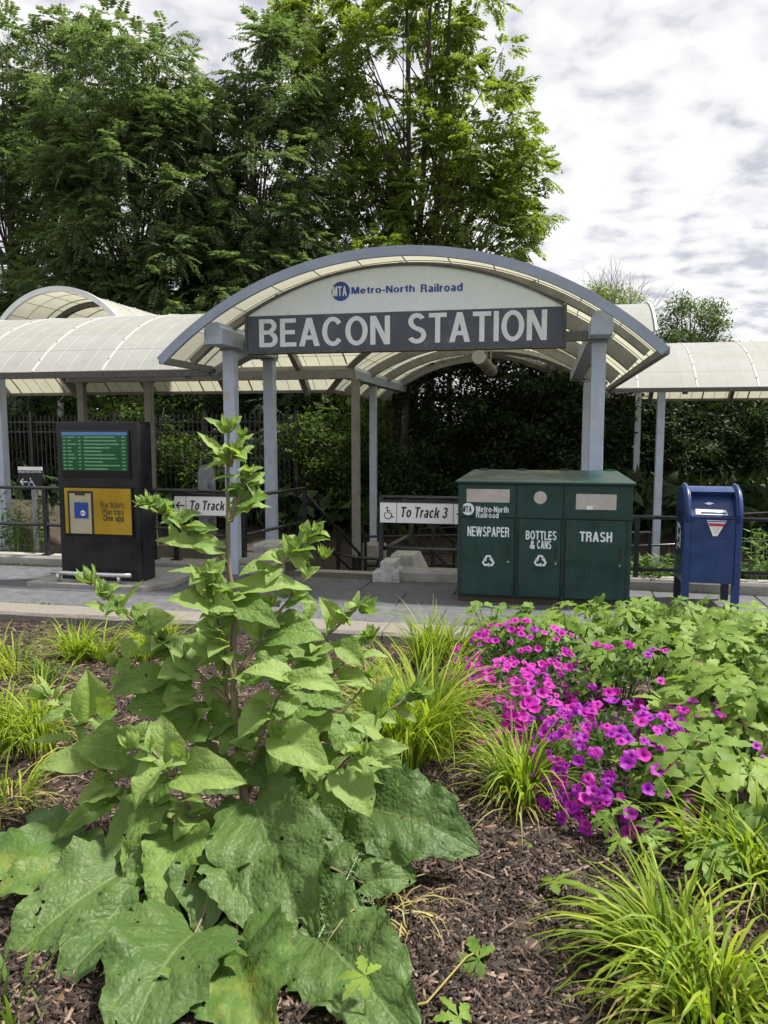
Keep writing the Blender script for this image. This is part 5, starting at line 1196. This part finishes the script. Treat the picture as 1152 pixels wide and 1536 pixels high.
# upper and middle leaves: base, tip (pixel, pixel, depth offset), width, tone
UP = [
 ((341, 690, 0), (294, 649, -.05), 24, Y), ((338, 650, 0), (306, 625, -.03), 14, Y), ((352, 680, 0), (383, 652, .03), 18, Y), ((356, 688, 0), (382, 668, .04), 20, Y), ((366, 719, .02), (315, 722, -.06), 24, Y), ((374, 724, .02), (398, 708, .05), 18, Y), ((347, 780, 0), (408, 760, .04), 34, Y),
 ((347, 640, 0), (363, 624, .02), 12, Y), ((247, 781, -.1), (268, 768, -.08), 18, Y), ((326, 822, -.02), (232, 809, -.12), 34, Y), ((280, 815, -.06), (326, 820, -.08), 28, Y), ((262, 805, -.08), (254, 785, -.1), 14, Y), ((302, 860, -.1), (250, 856, -.16), 12, Y), ((314, 886, -.1), (286, 846, -.16), 32, Y), ((316, 884, -.1), (336, 838, -.1), 40, Y),
 ((322, 912, -.1), (250, 896, -.2), 40, Y), ((318, 905, -.1), (356, 915, -.16), 34, Y), ((354, 905, -.02), (418, 935, -.12), 46, MI), ((440, 830, .08), (424, 800, .06), 22, Y), ((455, 820, .1), (456, 785, .1), 15, Y), ((464, 816, .1), (496, 810, .1), 14, Y), ((438, 832, .08), (462, 864, .06), 18, Y), ((458, 868, .1), (481, 850, .1), 22, Y), ((362, 887, .0), (470, 880, .06), 36, Y), ((404, 830, .1), (428, 838, .12), 16, Y),
 ((440, 898, .14), (476, 904, .12), 20, Y), ((466, 906, .18), (458, 934, .16), 20, Y), ((505, 936, .26), (480, 895, .24), 32, Y), ((530, 914, .3), (539, 885, .32), 12, Y), ((520, 935, .28), (503, 915, .2), 20, Y), ((543, 972, .33), (480, 976, .3), 26, Y), ((536, 984, .3), (584, 986, .32), 18, Y), ((553, 962, .36), (541, 945, .36), 14, Y), ((558, 960, .36), (566, 942, .36), 14, Y),
 ((400, 950, .12), (488, 962, .1), 70, MI), ((470, 985, .2), (402, 990, .1), 60, MI), ((456, 990, .2), (500, 1010, .16), 50, Y), ((432, 1018, -.09), (364, 1006, -.14), 40, Y), ((428, 1005, -.02), (360, 1036, -.04), 58, MI), ((404, 1066, -.06), (356, 1104, -.16), 52, Y), ((438, 1022, -.09), (514, 1034, -.1), 38, Y), ((474, 1060, .1), (412, 1080, .0), 72, MI), ((420, 1104, -.06), (494, 1156, -.2), 68, Y), ((440, 1120, .0), (404, 1168, -.1), 60, MI), ((525, 1084, .2), (503, 1128, .1), 60, MI), ((568, 1098, .24), (526, 1088, .16), 40, Y), ((553, 1130, -.2), (614, 1122, -.24), 32, Y), ((515, 1158, -.2), (557, 1224, -.3), 66, Y), ((494, 1168, -.15), (522, 1214, -.22), 52, MI), ((563, 1068, .3), (590, 1014, .3), 46, Y), ((596, 1062, .33), (626, 1084, .3), 16, Y), ((540, 1130, -.22), (590, 1152, -.26), 30, Y), ((508, 1020, .3), (560, 1035, .28), 36, Y), ((470, 1040, .1), (520, 1058, .08), 46, MI), ((480, 1100, .05), (445, 1060, .02), 60, MI),
 ((154, 890, .16), (146, 866, .14), 20, Y), ((162, 900, .15), (170, 878, .16), 26, Y), ((180, 912, .13), (217, 870, .14), 14, Y), ((155, 915, .15), (125, 905, .12), 14, Y), ((142, 1070, .22), (130, 1004, .2), 56, Y), ((108, 1070, .27), (54, 1088, .22), 20, Y), ((104, 1108, .2), (38, 1116, .16), 14, Y), ((128, 1092, .2), (118, 1110, .2), 20, Y), ((176, 1096, .1), (136, 1118, .0), 36, Y), ((190, 1130, -.05), (108, 1120, -.08), 60, MI), ((140, 1138, -.05), (58, 1153, -.12), 44, Y), ((256, 1136, -.16), (240, 1072, -.14), 54, Y), ((240, 1150, -.18), (228, 1080, -.16), 44, Y), ((248, 1146, -.2), (197, 1210, -.32), 54, Y), ((272, 1162, -.16), (368, 1172, -.26), 66, Y), ((172, 1196, -.05), (76, 1262, -.2), 34, MI), ((172, 1180, -.05), (114, 1206, -.12), 44, Y),
 ((272, 1056, .04), (188, 1060, .0), 74, MI), ((250, 1060, -.02), (292, 1050, -.04), 40, Y), ((290, 1006, .03), (236, 1014, -.04), 66, Y), ((296, 1000, .03), (250, 950, .06), 58, Y), ((328, 980, .0), (274, 958, -.02), 48, Y), ((310, 990, .0), (346, 970, -.06), 40, Y), ((288, 1030, .0), (244, 1044, -.04), 56, MI), ((240, 1016, .05), (160, 1040, .02), 44, MI), ((196, 982, .1), (178, 958, .1), 34, Y), ((246, 972, .08), (208, 986, .05), 34, Y), ((200, 930, .12), (232, 905, .12), 28, Y), ((225, 940, .1), (262, 925, .12), 40, Y), ((196, 996, .1), (172, 1006, .08), 26, Y), ((180, 1010, .1), (210, 1035, .06), 36, Y),
 ((300, 1075, .05), (255, 1110, .0), 70, MI), ((320, 1090, .05), (370, 1070, .0), 56, MI), ((330, 1060, .1), (300, 1025, .12), 46, Y), ((368, 1100, .0), (330, 1130, -.08), 60, MI), ((380, 1140, .0), (420, 1190, -.1), 70, OL), ((330, 1130, .02), (280, 1180, -.06), 70, MI), ((310, 1160, -.05), (358, 1190, -.14), 64, OL), ((430, 1150, .1), (470, 1190, .05), 64, OL), ((380, 960, .1), (420, 985, .12), 40, Y), ((372, 920, .08), (398, 905, .1), 30, Y), ((245, 1175, -.05), (215, 1215, -.1), 60, MI), ((215, 1150, .05), (170, 1170, .02), 56, MI), ((460, 1140, .15), (520, 1180, .1), 60, MI), ((560, 1150, .1), (610, 1190, .05), 50, MI), ((350, 950, .12), (320, 925, .14), 34, Y), ((300, 940, .14), (330, 960, .16), 40, Y), ((430, 960, .16), (395, 925, .18), 44, Y), ((510, 970, .25), (545, 1000, .25), 36, Y)]
for b_, t_, w_, m_ in UP:
    rd = random.Random(b_[0]*31+t_[1])
    leaf(b_, t_, w_*1.06, m_, arch=rd.uniform(.02, .16), fold=rd.uniform(.1, .45), ruf=rd.uniform(.02, .055), td=rd.uniform(-.05, .13), quilt=.006, up=rd.uniform(.5, 1.0), camw=rd.uniform(.3, .9), sx=rd.uniform(-.35, .35))
rd = random.Random(77)
for sh in SHOOTS:
    m_ = len(sh)
    for j in sorted(list(range(m_//3, m_))*2):
        if rd.random() < .22: continue
        p_ = sh[j]; f_ = 1-(j/m_)*.75; dr_ = (CR*rd.uniform(-1, 1)+CF*rd.uniform(-.8, .5)+UPV*rd.uniform(-.25, .6)).normalized(); L_ = rd.uniform(.07, .15)*f_+.02; B_ = p_+dr_*.015
        V, F, uv = leaf_arrays(B_, B_+dr_*L_, L_*rd.uniform(.6, .95), UPV*rd.uniform(.4, 1)-CF*rd.uniform(.1, .8)+CR*rd.uniform(-.4, .4), rd.uniform(0, .15), rd.uniform(.1, .45), rd.uniform(.02, .05), rd.randrange(9999), 6, 8, .12, .04, rd.uniform(0, .3))
        np_mesh('leaf', V, F, M[Y if rd.random() < .75 else MI], bur, smooth=True, uv=uv)
# great basal leaves, one by one
BIG = [
 ((272, 1246, -.15), (243, 1384, 0), 100, MI, (330, 1262, 0)), ((240, 1203, -.1), (158, 1306, 0), 82, MI, (310, 1235, 0)), ((212, 1262, -.1), (196, 1360, 0), 44, MI, (330, 1262, 0)), ((303, 1240, -.05), (384, 1290, 0), 66, MI, (350, 1250, 0)),
 ((196, 1300, -.1), (-8, 1448, 0), 150, OL, (340, 1262, 0)), ((210, 1345, 0), (100, 1432, 0), 78, OL, (350, 1262, 0)), ((190, 1385, 0), (80, 1490, 0), 105, OL, (350, 1262, 0)), ((292, 1400, 0), (170, 1600, 0), 205, OL, (365, 1262, 0)),
 ((352, 1425, 0), (402, 1585, 0), 185, 'burdock_yellow', (372, 1262, 0)), ((382, 1205, -.12), (472, 1428, 0), 165, OL, (372, 1262, 0)), ((478, 1405, 0), (632, 1575, 0), 180, OL, (385, 1262, 0)), ((470, 1350, 0), (560, 1400, 0), 90, OL, (385, 1262, 0)),
 ((500, 1255, -.1), (624, 1312, 0), 84, OL, (390, 1262, 0)), ((552, 1212, -.02), (722, 1276, 0), 140, OL, (390, 1250, 0)), ((545, 1325, 0), (626, 1318, 0), 50, OL, (400, 1270, 0)), ((462, 1200, -.08), (518, 1262, -.1), 66, OL, (400, 1240, 0)), ((550, 1178, .1), (642, 1204, .05), 66, MI, (420, 1240, 0)), ((615, 1205, .05), (690, 1196, .05), 46, MI, (500, 1240, 0)),
 ((330, 1285, 0), (300, 1400, 0), 120, OL, (365, 1262, 0)), ((420, 1290, 0), (500, 1390, 0), 120, OL, (385, 1262, 0)), ((350, 1280, 0), (390, 1410, 0), 130, OL, (372, 1262, 0)), ((260, 1290, 0), (180, 1330, 0), 90, OL, (345, 1262, 0)), ((440, 1230, -.03), (560, 1260, -.05), 90, OL, (390, 1262, 0))]
for i, (b_, t_, w_, m_, pe) in enumerate(BIG):
    rd = random.Random(i*7+3); big = w_ > 120
    leaf(b_, t_, w_, m_, up=.8, camw=.62, arch=rd.uniform(.05, .14), fold=rd.uniform(.16, .34), ruf=rd.uniform(.045, .075), petiole=pe, nu=16 if big else 12, nv=34 if big else 20, cord=.15, ser=.065, td=rd.uniform(.02, .12), pk=.66, sx=(i % 3-1)*.15, quilt=.013)
stems.build('stems', M['stem'], bur, smooth=True)['kind'] = 'stuff'
# pale neighbour at the left edge
yb = thing('burdock_plant', 'low yellowing burdock rosette at the left edge', 'plant', tuple(grd(40, 1300)))
for i, (b_, t_, w_) in enumerate((((100, 1252, 0), (-15, 1300, 0), 70), ((95, 1300, 0), (-20, 1345, 0), 60), ((110, 1262, 0), (40, 1222, .1), 60), ((120, 1290, 0), (150, 1240, 0), 50), ((30, 1300, 0), (-40, 1260, 0), 70))):
    B, T = pt(*b_), pt(*t_); V, F, uv = leaf_arrays(B, T, w_*3.0/FPX, UPV*.8-CF*.5, .08, .15, .05, 300+i, 10, 16, .12, .08)
    np_mesh('leaf', V, F, M['burdock_yellow'], yb, smooth=True, uv=uv)

# ------------------------------------------------------------------ grass clumps
def blades(c, n, Lm, spread, wd, seed, el0=58, el1=88, droop=1.5, rad=.07, seg=6, flop=0.0):
    rg = np.random.default_rng(seed); az = rg.uniform(0, 2*PI, n); L = Lm*rg.uniform(.55, 1.12, n); el = R(el0)+R(el1-el0)*rg.random(n)**.7
    r = rad*np.sqrt(rg.random(n)); g3 = rg.integers(0, 4, n); gl = rg.normal(0, .45, (4, 2)); az = np.arctan2(np.sin(az)+gl[g3, 1], np.cos(az)+gl[g3, 0]); gc = rg.normal(0, rad*.9, (4, 2)); kink = np.where(rg.random(n) < .12, rg.uniform(.6, 1.8, n), 0); kk = rg.integers(2, seg, n)
    P = np.stack([c[0]+r*np.cos(az)+gc[g3, 0], c[1]+r*np.sin(az)+gc[g3, 1], np.full(n, c[2])-.01], 1)
    cv = droop*rg.uniform(.5, 1.3, n)*spread+flop*rg.random(n); side = np.stack([-np.sin(az), np.cos(az), np.zeros(n)], 1); tw = rg.normal(0, .5, n)
    rows = []; cur = P.copy(); a = el.copy(); az2 = az+rg.normal(0, .2, n)
    for k in range(seg+1):
        t = k/seg; w = wd*rg.uniform(.9, 1.1, n)*(1.0-t**2.2)*(.75+.25*min(1, t*4)); s2 = unit(side*np.cos(tw*t)[:, None]+np.array([0, 0, 1.0])*np.sin(tw*t)[:, None])
        rows.append(cur-s2*w[:, None]/2); rows.append(cur+s2*w[:, None]/2)
        ds = L/seg; cur = cur+np.stack([np.cos(az2)*np.cos(a), np.sin(az2)*np.cos(a), np.sin(a)], 1)*ds[:, None]; a = np.maximum(a-cv/seg*(1+.9*t)-np.where(kk == k, kink, 0), -1.35); az2 = az2+rg.normal(0, .05, n)
        z0 = bedz(cur[:, 0], cur[:, 1])+.006; cur[:, 2] = np.maximum(cur[:, 2], z0)
    V = np.stack(rows, 1).reshape(-1, 3); m = 2*(seg+1); i = np.arange(n)*m
    F = np.concatenate([np.stack([i+2*k, i+2*k+1, i+2*k+3, i+2*k+2], 1) for k in range(seg)]); return V, F
def clump(label, px, py, n, Lm, spread, wd, mat, seed, straw=0, **k):
    c = grd(px, py); root = thing('grass_clump', label, 'grass', tuple(c), 'ornamental grass clumps in the bed')
    V, F = blades(c, int(n*.95), Lm, spread, wd*1.3, seed, **k); np_mesh('blades', V, F, M[mat], root, smooth=True, kind='stuff')
    if straw:
        V, F = blades(c, straw, Lm*.85, spread*1.5, wd*.9, seed+50, el0=5, el1=60, droop=1.5); np_mesh('dry_blades', V, F, M['grass_straw'], root, smooth=True, kind='stuff')
GG = 'grass_gold'
clump('yellow-green grass clump by the kerb in front of the sign railing', 664, 1005, 280, .60, .7, .011, GG, 1, 20)
clump('tall yellow-green grass clump between burdock and pink flowers', 655, 1118, 520, .74, .85, .011, GG, 2, 90, rad=.12)
clump('yellow-green grass clump in front of the pink flowers', 772, 1200, 260, .50, 1.0, .009, GG, 3, 80)
clump('large bright yellow-green grass clump in the lower right corner', 1015, 1495, 360, .50, 1.15, .011, GG, 4, 60, el0=20, rad=.09)
clump('yellow-green grass clump at the right edge below the anemones', 1150, 1335, 170, .52, 1.1, .012, GG, 5, 40, el0=35)
clump('broad arching grass clump at the right edge among the leaves', 1130, 1215, 46, .62, 1.2, .016, 'grass_green', 6, 0, el0=60)
clump('yellow-green grass clump left of the burdock', 48, 1105, 320, .54, 1.15, .009, GG, 7, 90, rad=.10)
clump('short green grass clump by the kerb in front of the kiosk', 142, 992, 230, .44, .8, .012, GG, 8, 30)
clump('grass clump behind the burdock near the kerb', 240, 984, 240, .46, .8, .011, GG, 9, 30)
clump('straw-coloured grass clump at the left edge', -8, 1215, 90, .46, 1.3, .007, GG, 10, 60, el0=25)
clump('pale grass clump at the left edge near the kerb', 0, 1010, 220, .52, 1.3, .009, GG, 11, 90, el0=30, rad=.10)
clump('dry grass tuft poking from under the burdock leaves on the right', 590, 1365, 36, .40, 1.5, .006, 'grass_straw', 12, 20, el0=10, el1=60)
clump('green grass shoots at the lower left corner', 12, 1545, 26, .22, .5, .012, 'grass_green', 13, 0)
clump('thin grass tuft under the right side of the burdock', 560, 1030, 70, .34, 1.0, .008, 'grass_straw', 14, 40, el0=30)
clump('thin grass tuft by the left kerb beside the short green clump', 70, 1020, 70, .30, 1.2, .008, 'grass_green', 15, 20, el0=30)
clump('grass clump among anemone leaves by the lower right', 1075, 1290, 60, .46, 1.2, .013, GG, 16, 20, el0=45)

# ------------------------------------------------------------------ petunias
def petunia_mat(nm, cs):
    m, t, p = mk(nm); tc = N_(t, 'ShaderNodeTexCoord'); vl_ = N_(t, 'ShaderNodeVectorMath', operation='LENGTH'); t.links.new(tc.outputs['Object'], vl_.inputs[0]); oi = N_(t, 'ShaderNodeObjectInfo')
    col = ramp(t, vl_.outputs['Value'], [(.14, cs[0]), (.34, cs[1]), (1.0, cs[2])])
    col = mixc(t, oi.outputs['Random'], col, mixc(t, .35, col, (.62, .02, .42)))
    t.links.new(col, p.inputs['Base Color']); p.inputs['Roughness'].default_value = .6
    tr = N_(t, 'ShaderNodeBsdfTranslucent'); t.links.new(col, tr.inputs['Color']); mx = N_(t, 'ShaderNodeMixShader'); mx.inputs[0].default_value = .42
    t.links.new(p.outputs[0], mx.inputs[1]); t.links.new(tr.outputs[0], mx.inputs[2]); t.links.new(mx.outputs[0], t.nodes['Material Output'].inputs[0])
petunia_mat('petunia', ((.08, .003, .10), (.42, .010, .34), (.56, .020, .46)))
petunia_mat('petunia_purple', ((.05, .002, .10), (.26, .008, .36), (.36, .014, .48)))
def flower_mesh(seed, cup=0.0):
    rd = random.Random(seed); b = MB(); n = 15
    for r_, z_ in ((.07, -.75), (.17, -.16), (.55, .05), (1.0, .02)):
        for k in range(n):
            a = 2*PI*k/n; f = 1+(.10*math.cos(5*a)+rd.uniform(-.04, .04))*(r_**2); b.v.append((r_*f*math.cos(a), r_*f*math.sin(a), z_+(cup+.12*math.sin(5*a+.6)+.14*math.sin(2*a+seed)+rd.uniform(-.06, .06))*r_**2))
    for q in range(3):
        for k in range(n): b.f.append((q*n+k, q*n+(k+1) % n, (q+1)*n+(k+1) % n, (q+1)*n+k))
    me = bpy.data.meshes.new('flower'); me.from_pydata(b.v, [], b.f); me.materials.append(M['petunia']); me.polygons.foreach_set('use_smooth', [True]*len(b.f)); return me
FMA = [flower_mesh(k, c_) for k, c_ in enumerate((0, .1, -.15, .35, .0, .2, -.5))]
FMB = []
for me_ in FMA: m2_ = me_.copy(); m2_.materials.clear(); m2_.materials.append(M['petunia_purple']); FMB.append(m2_)
def petunia(label, px, d, rx_, ry_, h_, nf, nl, seed, size=.033, lo=-.1, FM=FMA):
    c = at(px, 1000, d=d); c.z = float(bedz(c.x, c.y)); root = thing('petunia_plant', label, 'flowers', tuple(c), 'magenta petunias in the bed'); rg = np.random.default_rng(seed)
    m = nl; v = unit(rg.normal(0, 1, (m, 3))); v[:, 2] = np.abs(v[:, 2]); r_ = rg.uniform(.5, 1.0, (m, 1)); P = np.array(c)+v*r_*np.array([rx_, ry_, h_])
    D = unit(v+rg.normal(0, .6, (m, 3))); S = unit(np.cross(D, rg.normal(0, 1, (m, 3)))); L = rg.uniform(.03, .065, m); V, F = leaf_quads(P, D, S, L, L*.5); np_mesh('foliage', V, F, M['petunia_leaf'], root, kind='stuff')
    k = 0; tc_ = (CO-c).normalized()
    while k < nf:
        v = Vector(unit(rg.normal(0, 1, 3))); v.z = abs(v.z)
        if v.dot(tc_) < lo: continue
        p = Vector((c.x+v.x*rx_*1.03, c.y+v.y*ry_*1.03, c.z+.03+v.z*h_*1.03)); nn = (v+tc_*.55+Vector((0, 0, .25))+Vector(rg.normal(0, .3, 3))).normalized()
        e_ = nn.to_track_quat('Z', 'Y').to_euler(); sz = size*float(rg.uniform(.6, 1.15)); link('flower', (FM if rg.random() < .8 else (FMB if FM is FMA else FMA))[k % 7], root, p, e_, (sz, sz*float(rg.uniform(.78, 1.0)), sz)); k += 1
petunia('magenta petunias at the back near the recycling station', 785, 5.6, .56, .62, .44, 120, 900, 1)
petunia('bright pink petunias spilling out behind the front grass clump', 765, 4.45, .32, .42, .36, 110, 500, 2)
petunia('purple petunias in front of the anemone leaves', 930, 3.66, .42, .50, .36, 200, 900, 3, size=.032, FM=FMB)
petunia('scattered magenta petunias among anemone leaves in the middle of the bed', 945, 4.75, .62, .55, .40, 60, 500, 4)
petunia('few purple petunias low at the right among anemone leaves', 1060, 3.8, .30, .42, .32, 50, 300, 5, size=.030, FM=FMB)

# ------------------------------------------------------------------ anemone foliage
def palm_leaf(seed):
    rd = random.Random(seed); b = MB()
    for ang, ln in ((-118, .62), (-62, .86), (0, 1.0), (62, .86), (118, .62)):
        ln *= rd.uniform(.9, 1.1); a = R(ang+rd.uniform(-6, 6)); ca, sa = math.cos(a), math.sin(a); dz = rd.uniform(-.25, -.05)
        prof = [(0, 0), (.22, .07), (.42, .17), (.48, .12), (.66, .22), (.70, .12), (.86, .12), (1.0, 0)]
        base = len(b.v)
        for (t, w) in prof:
            for s_ in (-1, 0, 1):
                x_, y_ = t*ln, s_*w*rd.uniform(.85, 1.15); z_ = dz*t*t+abs(y_)*.35-.03*abs(s_)
                b.v.append((x_*ca-y_*sa, x_*sa+y_*ca, z_))
        for k in range(len(prof)-1):
            for s_ in (0, 1): i = base+3*k+s_; b.f.append((i, i+3, i+4, i+1))
    me = bpy.data.meshes.new('leaf'); me.from_pydata(b.v, [], b.f); me.polygons.foreach_set('use_smooth', [True]*len(b.f)); return me
foliage('anemone_leaf', (0.075, 0.155, 0.028), (0.145, 0.25, 0.042), (0.24, 0.35, 0.065), 0.42, nscale=3.0)
def anem_mat():
    m = M['anemone_leaf']; t = m.node_tree
    for n in t.nodes:
        if n.type == 'VALTORGB' and n.inputs[0].is_linked and n.inputs[0].links[0].from_node.type == 'NEW_GEOMETRY':
            oi = N_(t, 'ShaderNodeObjectInfo'); t.links.new(oi.outputs['Random'], n.inputs[0])
anem_mat()
PM = [palm_leaf(k) for k in range(6)]
for me in PM: me.materials.append(M['anemone_leaf'])
def anemone(label, px, py, h_, rad, n, seed, size=.11, group='anemones filling the right of the bed'):
    c = grd(px, py); root = thing('anemone_plant', label, 'plant', tuple(c), group); rg = np.random.default_rng(seed); sb = MB(); tc_ = (CO-c).normalized()
    for k in range(n):
        a = rg.uniform(0, 2*PI); r_ = rad*math.sqrt(rg.random()); hh = h_*rg.uniform(.55, 1.05)*(1-.35*(r_/rad)**2); p = c+Vector((r_*math.cos(a), r_*math.sin(a), hh))
        sb.tube([c+Vector((r_*.3*math.cos(a), r_*.3*math.sin(a), 0)), c+Vector((r_*.6*math.cos(a), r_*.6*math.sin(a), hh*.6)), p], [.004, .003, .0025], 4, caps=False)
        nn = (Vector((0, 0, 1))+tc_*.35+Vector((math.cos(a), math.sin(a), 0))*.35+Vector(rg.normal(0, .28, 3))).normalized(); q = nn.to_track_quat('Z', 'Y'); sp = q @ Vector((1, 0, 0)); des = Vector((math.cos(a), math.sin(a), -.2)); des = (des-nn*des.dot(nn)).normalized()
        y_ = nn.cross(des); mt_ = Matrix((des, y_, nn)).transposed(); link('leaf', PM[int(rg.integers(6))], root, p, mt_.to_euler(), size*float(rg.uniform(.7, 1.2)))
    sb.build('leaf_stalks', M['stem_green'], root)['kind'] = 'stuff'
AN = [(800, 992, .40, .30, 24, 'anemone clump in front of the recycling station doors'), (868, 992, .46, .32, 30, 'anemone clump in front of the bottles and cans door'), (935, 988, .48, .32, 32, 'anemone clump in front of the right end of the recycling station'), (1000, 990, .48, .32, 32, 'anemone clump between recycling station and mailbox'), (1065, 992, .46, .34, 32, 'anemone clump in front of the mailbox legs'), (1135, 998, .48, .34, 32, 'anemone clump at the right edge in front of the pavement'),
 (930, 1055, .46, .28, 24, 'anemone clump behind the purple petunias'), (1000, 1060, .50, .30, 30, 'anemone clump in the middle of the right bed'), (1070, 1065, .50, .30, 32, 'anemone clump right of the middle of the bed'), (1140, 1070, .52, .32, 32, 'anemone clump at the right edge in the middle of the bed'),
 (1050, 1125, .44, .20, 12, 'anemone clump right of the purple petunias'), (1065, 1150, .46, .26, 24, 'anemone clump above the right edge grasses'), (1130, 1150, .50, .26, 24, 'anemone clump at the right edge above the grasses'), (1040, 1235, .36, .20, 13, 'dark anemone clump right below the purple petunias'), (1110, 1255, .36, .22, 14, 'anemone clump behind the right edge grass clump')]
for i, (px, py, h_, r_, n, lb) in enumerate(AN): anemone(lb, px, py, h_*1.12, r_, int(n*1.25), 500+i, .155)
for i, (px, py, h_, r_, n, lb, sz) in enumerate(((945, 1290, .22, .12, 6, 'pale anemone seedling below the purple petunias', .105), (1045, 1330, .2, .1, 4, 'small anemone seedling left of the right edge grass', .1), (825, 1345, .07, .02, 1, 'single anemone leaf on the open mulch', .12), (725, 1455, .06, .02, 1, 'single anemone leaf on the mulch right of the burdock', .11), (695, 1545, .05, .02, 1, 'anemone leaf at the bottom edge of the mulch', .12), (550, 1545, .2, .02, 1, 'anemone leaf in front of the burdock at the bottom edge', .12), (905, 1430, .12, .05, 3, 'anemone seedling hidden behind the lower right grass clump', .09), (790, 1270, .02, .01, 1, 'small anemone sprig on the mulch below the front grass clump', .07))):
    anemone(lb, px, py, h_, r_, n, 700+i, sz, 'anemone seedlings on the mulch')
# round-leaved weed at the back of the petunias and a feathery weed by the burdock
rw = thing('round_leaf_weed', 'round-leaved weed at the left front of the recycling station', 'weed', tuple(grd(735, 985))); rd = random.Random(4); sb = MB(); c0 = grd(735, 985)
for k in range(26):
    p = c0+Vector((rd.uniform(-.16, .34), rd.uniform(-.15, .15), rd.uniform(.2, .5))); a = rd.uniform(0, 2*PI); T = p+Vector((math.cos(a)*.10, math.sin(a)*.10, rd.uniform(-.05, .03)))
    V, F, uv = leaf_arrays(p, T, .10, (rd.uniform(-.3, .3), -.5, 1), .05, .1, .03, k, 6, 7, .25, .03); np_mesh('leaf', V, F, M['burdock_mid'], rw, smooth=True, uv=uv); sb.tube([c0, p.lerp(c0, .4)+Vector((0, 0, .05)), p], .004, 4)
sb.build('stalks', M['stem_green'], rw)['kind'] = 'stuff'
fw = thing('feathery_weed', 'feathery grey-green weed growing through the burdock leaves', 'weed', tuple(grd(500, 1330))); sb = MB(); rd = random.Random(9)
for (a0, a1) in (((480, 1392, 0), (540, 1262, 0)), ((484, 1350, 0), (560, 1330, 0))):
    A_, B_ = pt(*a0)-CF*.06, pt(*a1)-CF*.10; sb.tube([A_, B_], [.004, .002], 4)
    for k in range(26):
        p = A_.lerp(B_, k/26); d_ = Vector((rd.uniform(-1, 1), rd.uniform(-.6, .2), rd.uniform(-.2, .6))).normalized()*.07*(1.2-k/30)
        sb.tube([p, p+d_], [.0018, .001], 3, caps=False)
        for j in range(6): q = p+d_*(.25+.12*j); sb.tube([q, q+Vector((rd.uniform(-1, 1), rd.uniform(-1, 1), rd.uniform(-.3, 1)))*.016], [.0014, .0008], 3, caps=False)
surface('feather', (0.14, 0.22, 0.10), (0.2, 0.29, 0.14), .7, 9); sb.build('fronds', M['feather'], fw)['kind'] = 'stuff'
g0, g1 = grd(640, 1520), grd(700, 1452); tag(MB().tube([g0+Vector((-.25, -.12, .03)), g0+Vector((0, 0, .035)), g1+Vector((0, 0, .04)), grd(735, 1425)+Vector((0, 0, .015))], [.004, .0035, .003, .002], 6).build('dry_stalk', M['grass_straw']), 'dry straw stalk lying on the mulch beside the burdock', 'stalk')

# dry litter on the mulch, moss and shoots in the paving joints
def litter(n, seed):
    rg = np.random.default_rng(seed); x = rg.uniform(-4.5, 2.6, n); y = rg.uniform(1.6, 6.6, n); a = rg.uniform(0, 2*PI, n)
    P = np.stack([x, y, bedz(x, y)+.014], 1); D = np.stack([np.cos(a), np.sin(a), rg.normal(0, .12, n)], 1); S = unit(np.cross(D, np.stack([rg.normal(0, .3, n), rg.normal(0, .3, n), np.ones(n)], 1))); L = rg.uniform(.03, .16, n); W_ = np.where(rg.random(n) < .3, L*.4, .003)
    L = np.where(W_ > .004, np.minimum(L, .07), L); W_ = np.minimum(W_, .03); V, F = leaf_quads(P, unit(D), S, L, W_, .2); tag(np_mesh('dry_litter', V, F, M['litter']), 'dry straw and dead leaves scattered on the mulch', kind='stuff')
foliage('litter', (0.10, 0.065, 0.035), (0.22, 0.16, 0.08), (0.36, 0.29, 0.16), .2, tcol=(1, .9, .7))
litter(900, 21)
def joint_weeds(n, seed):
    rg = np.random.default_rng(seed); x = np.concatenate([rg.uniform(-8.5, -4, n), rg.uniform(-4, 4, n//3)]); m = len(x); y = PY1-.03-np.abs(rg.normal(0, .02, m)); k = rg.random(m) < .25; y = np.where(k, KY1+rg.normal(0, .006, m), y)
    P = np.stack([x, y, np.zeros(m)-.004], 1); D = unit(np.stack([rg.normal(0, .5, m), rg.normal(-.2, .5, m), np.ones(m)*.7], 1)); S = unit(np.cross(D, rg.normal(0, 1, (m, 3)))); L = rg.uniform(.012, .05, m)
    V, F = leaf_quads(P, D, S, L, L*.22); tag(np_mesh('joint_moss', V, F, M['grass_green']), 'moss and tiny grass in the pavement joints', kind='stuff')
joint_weeds(1500, 22)
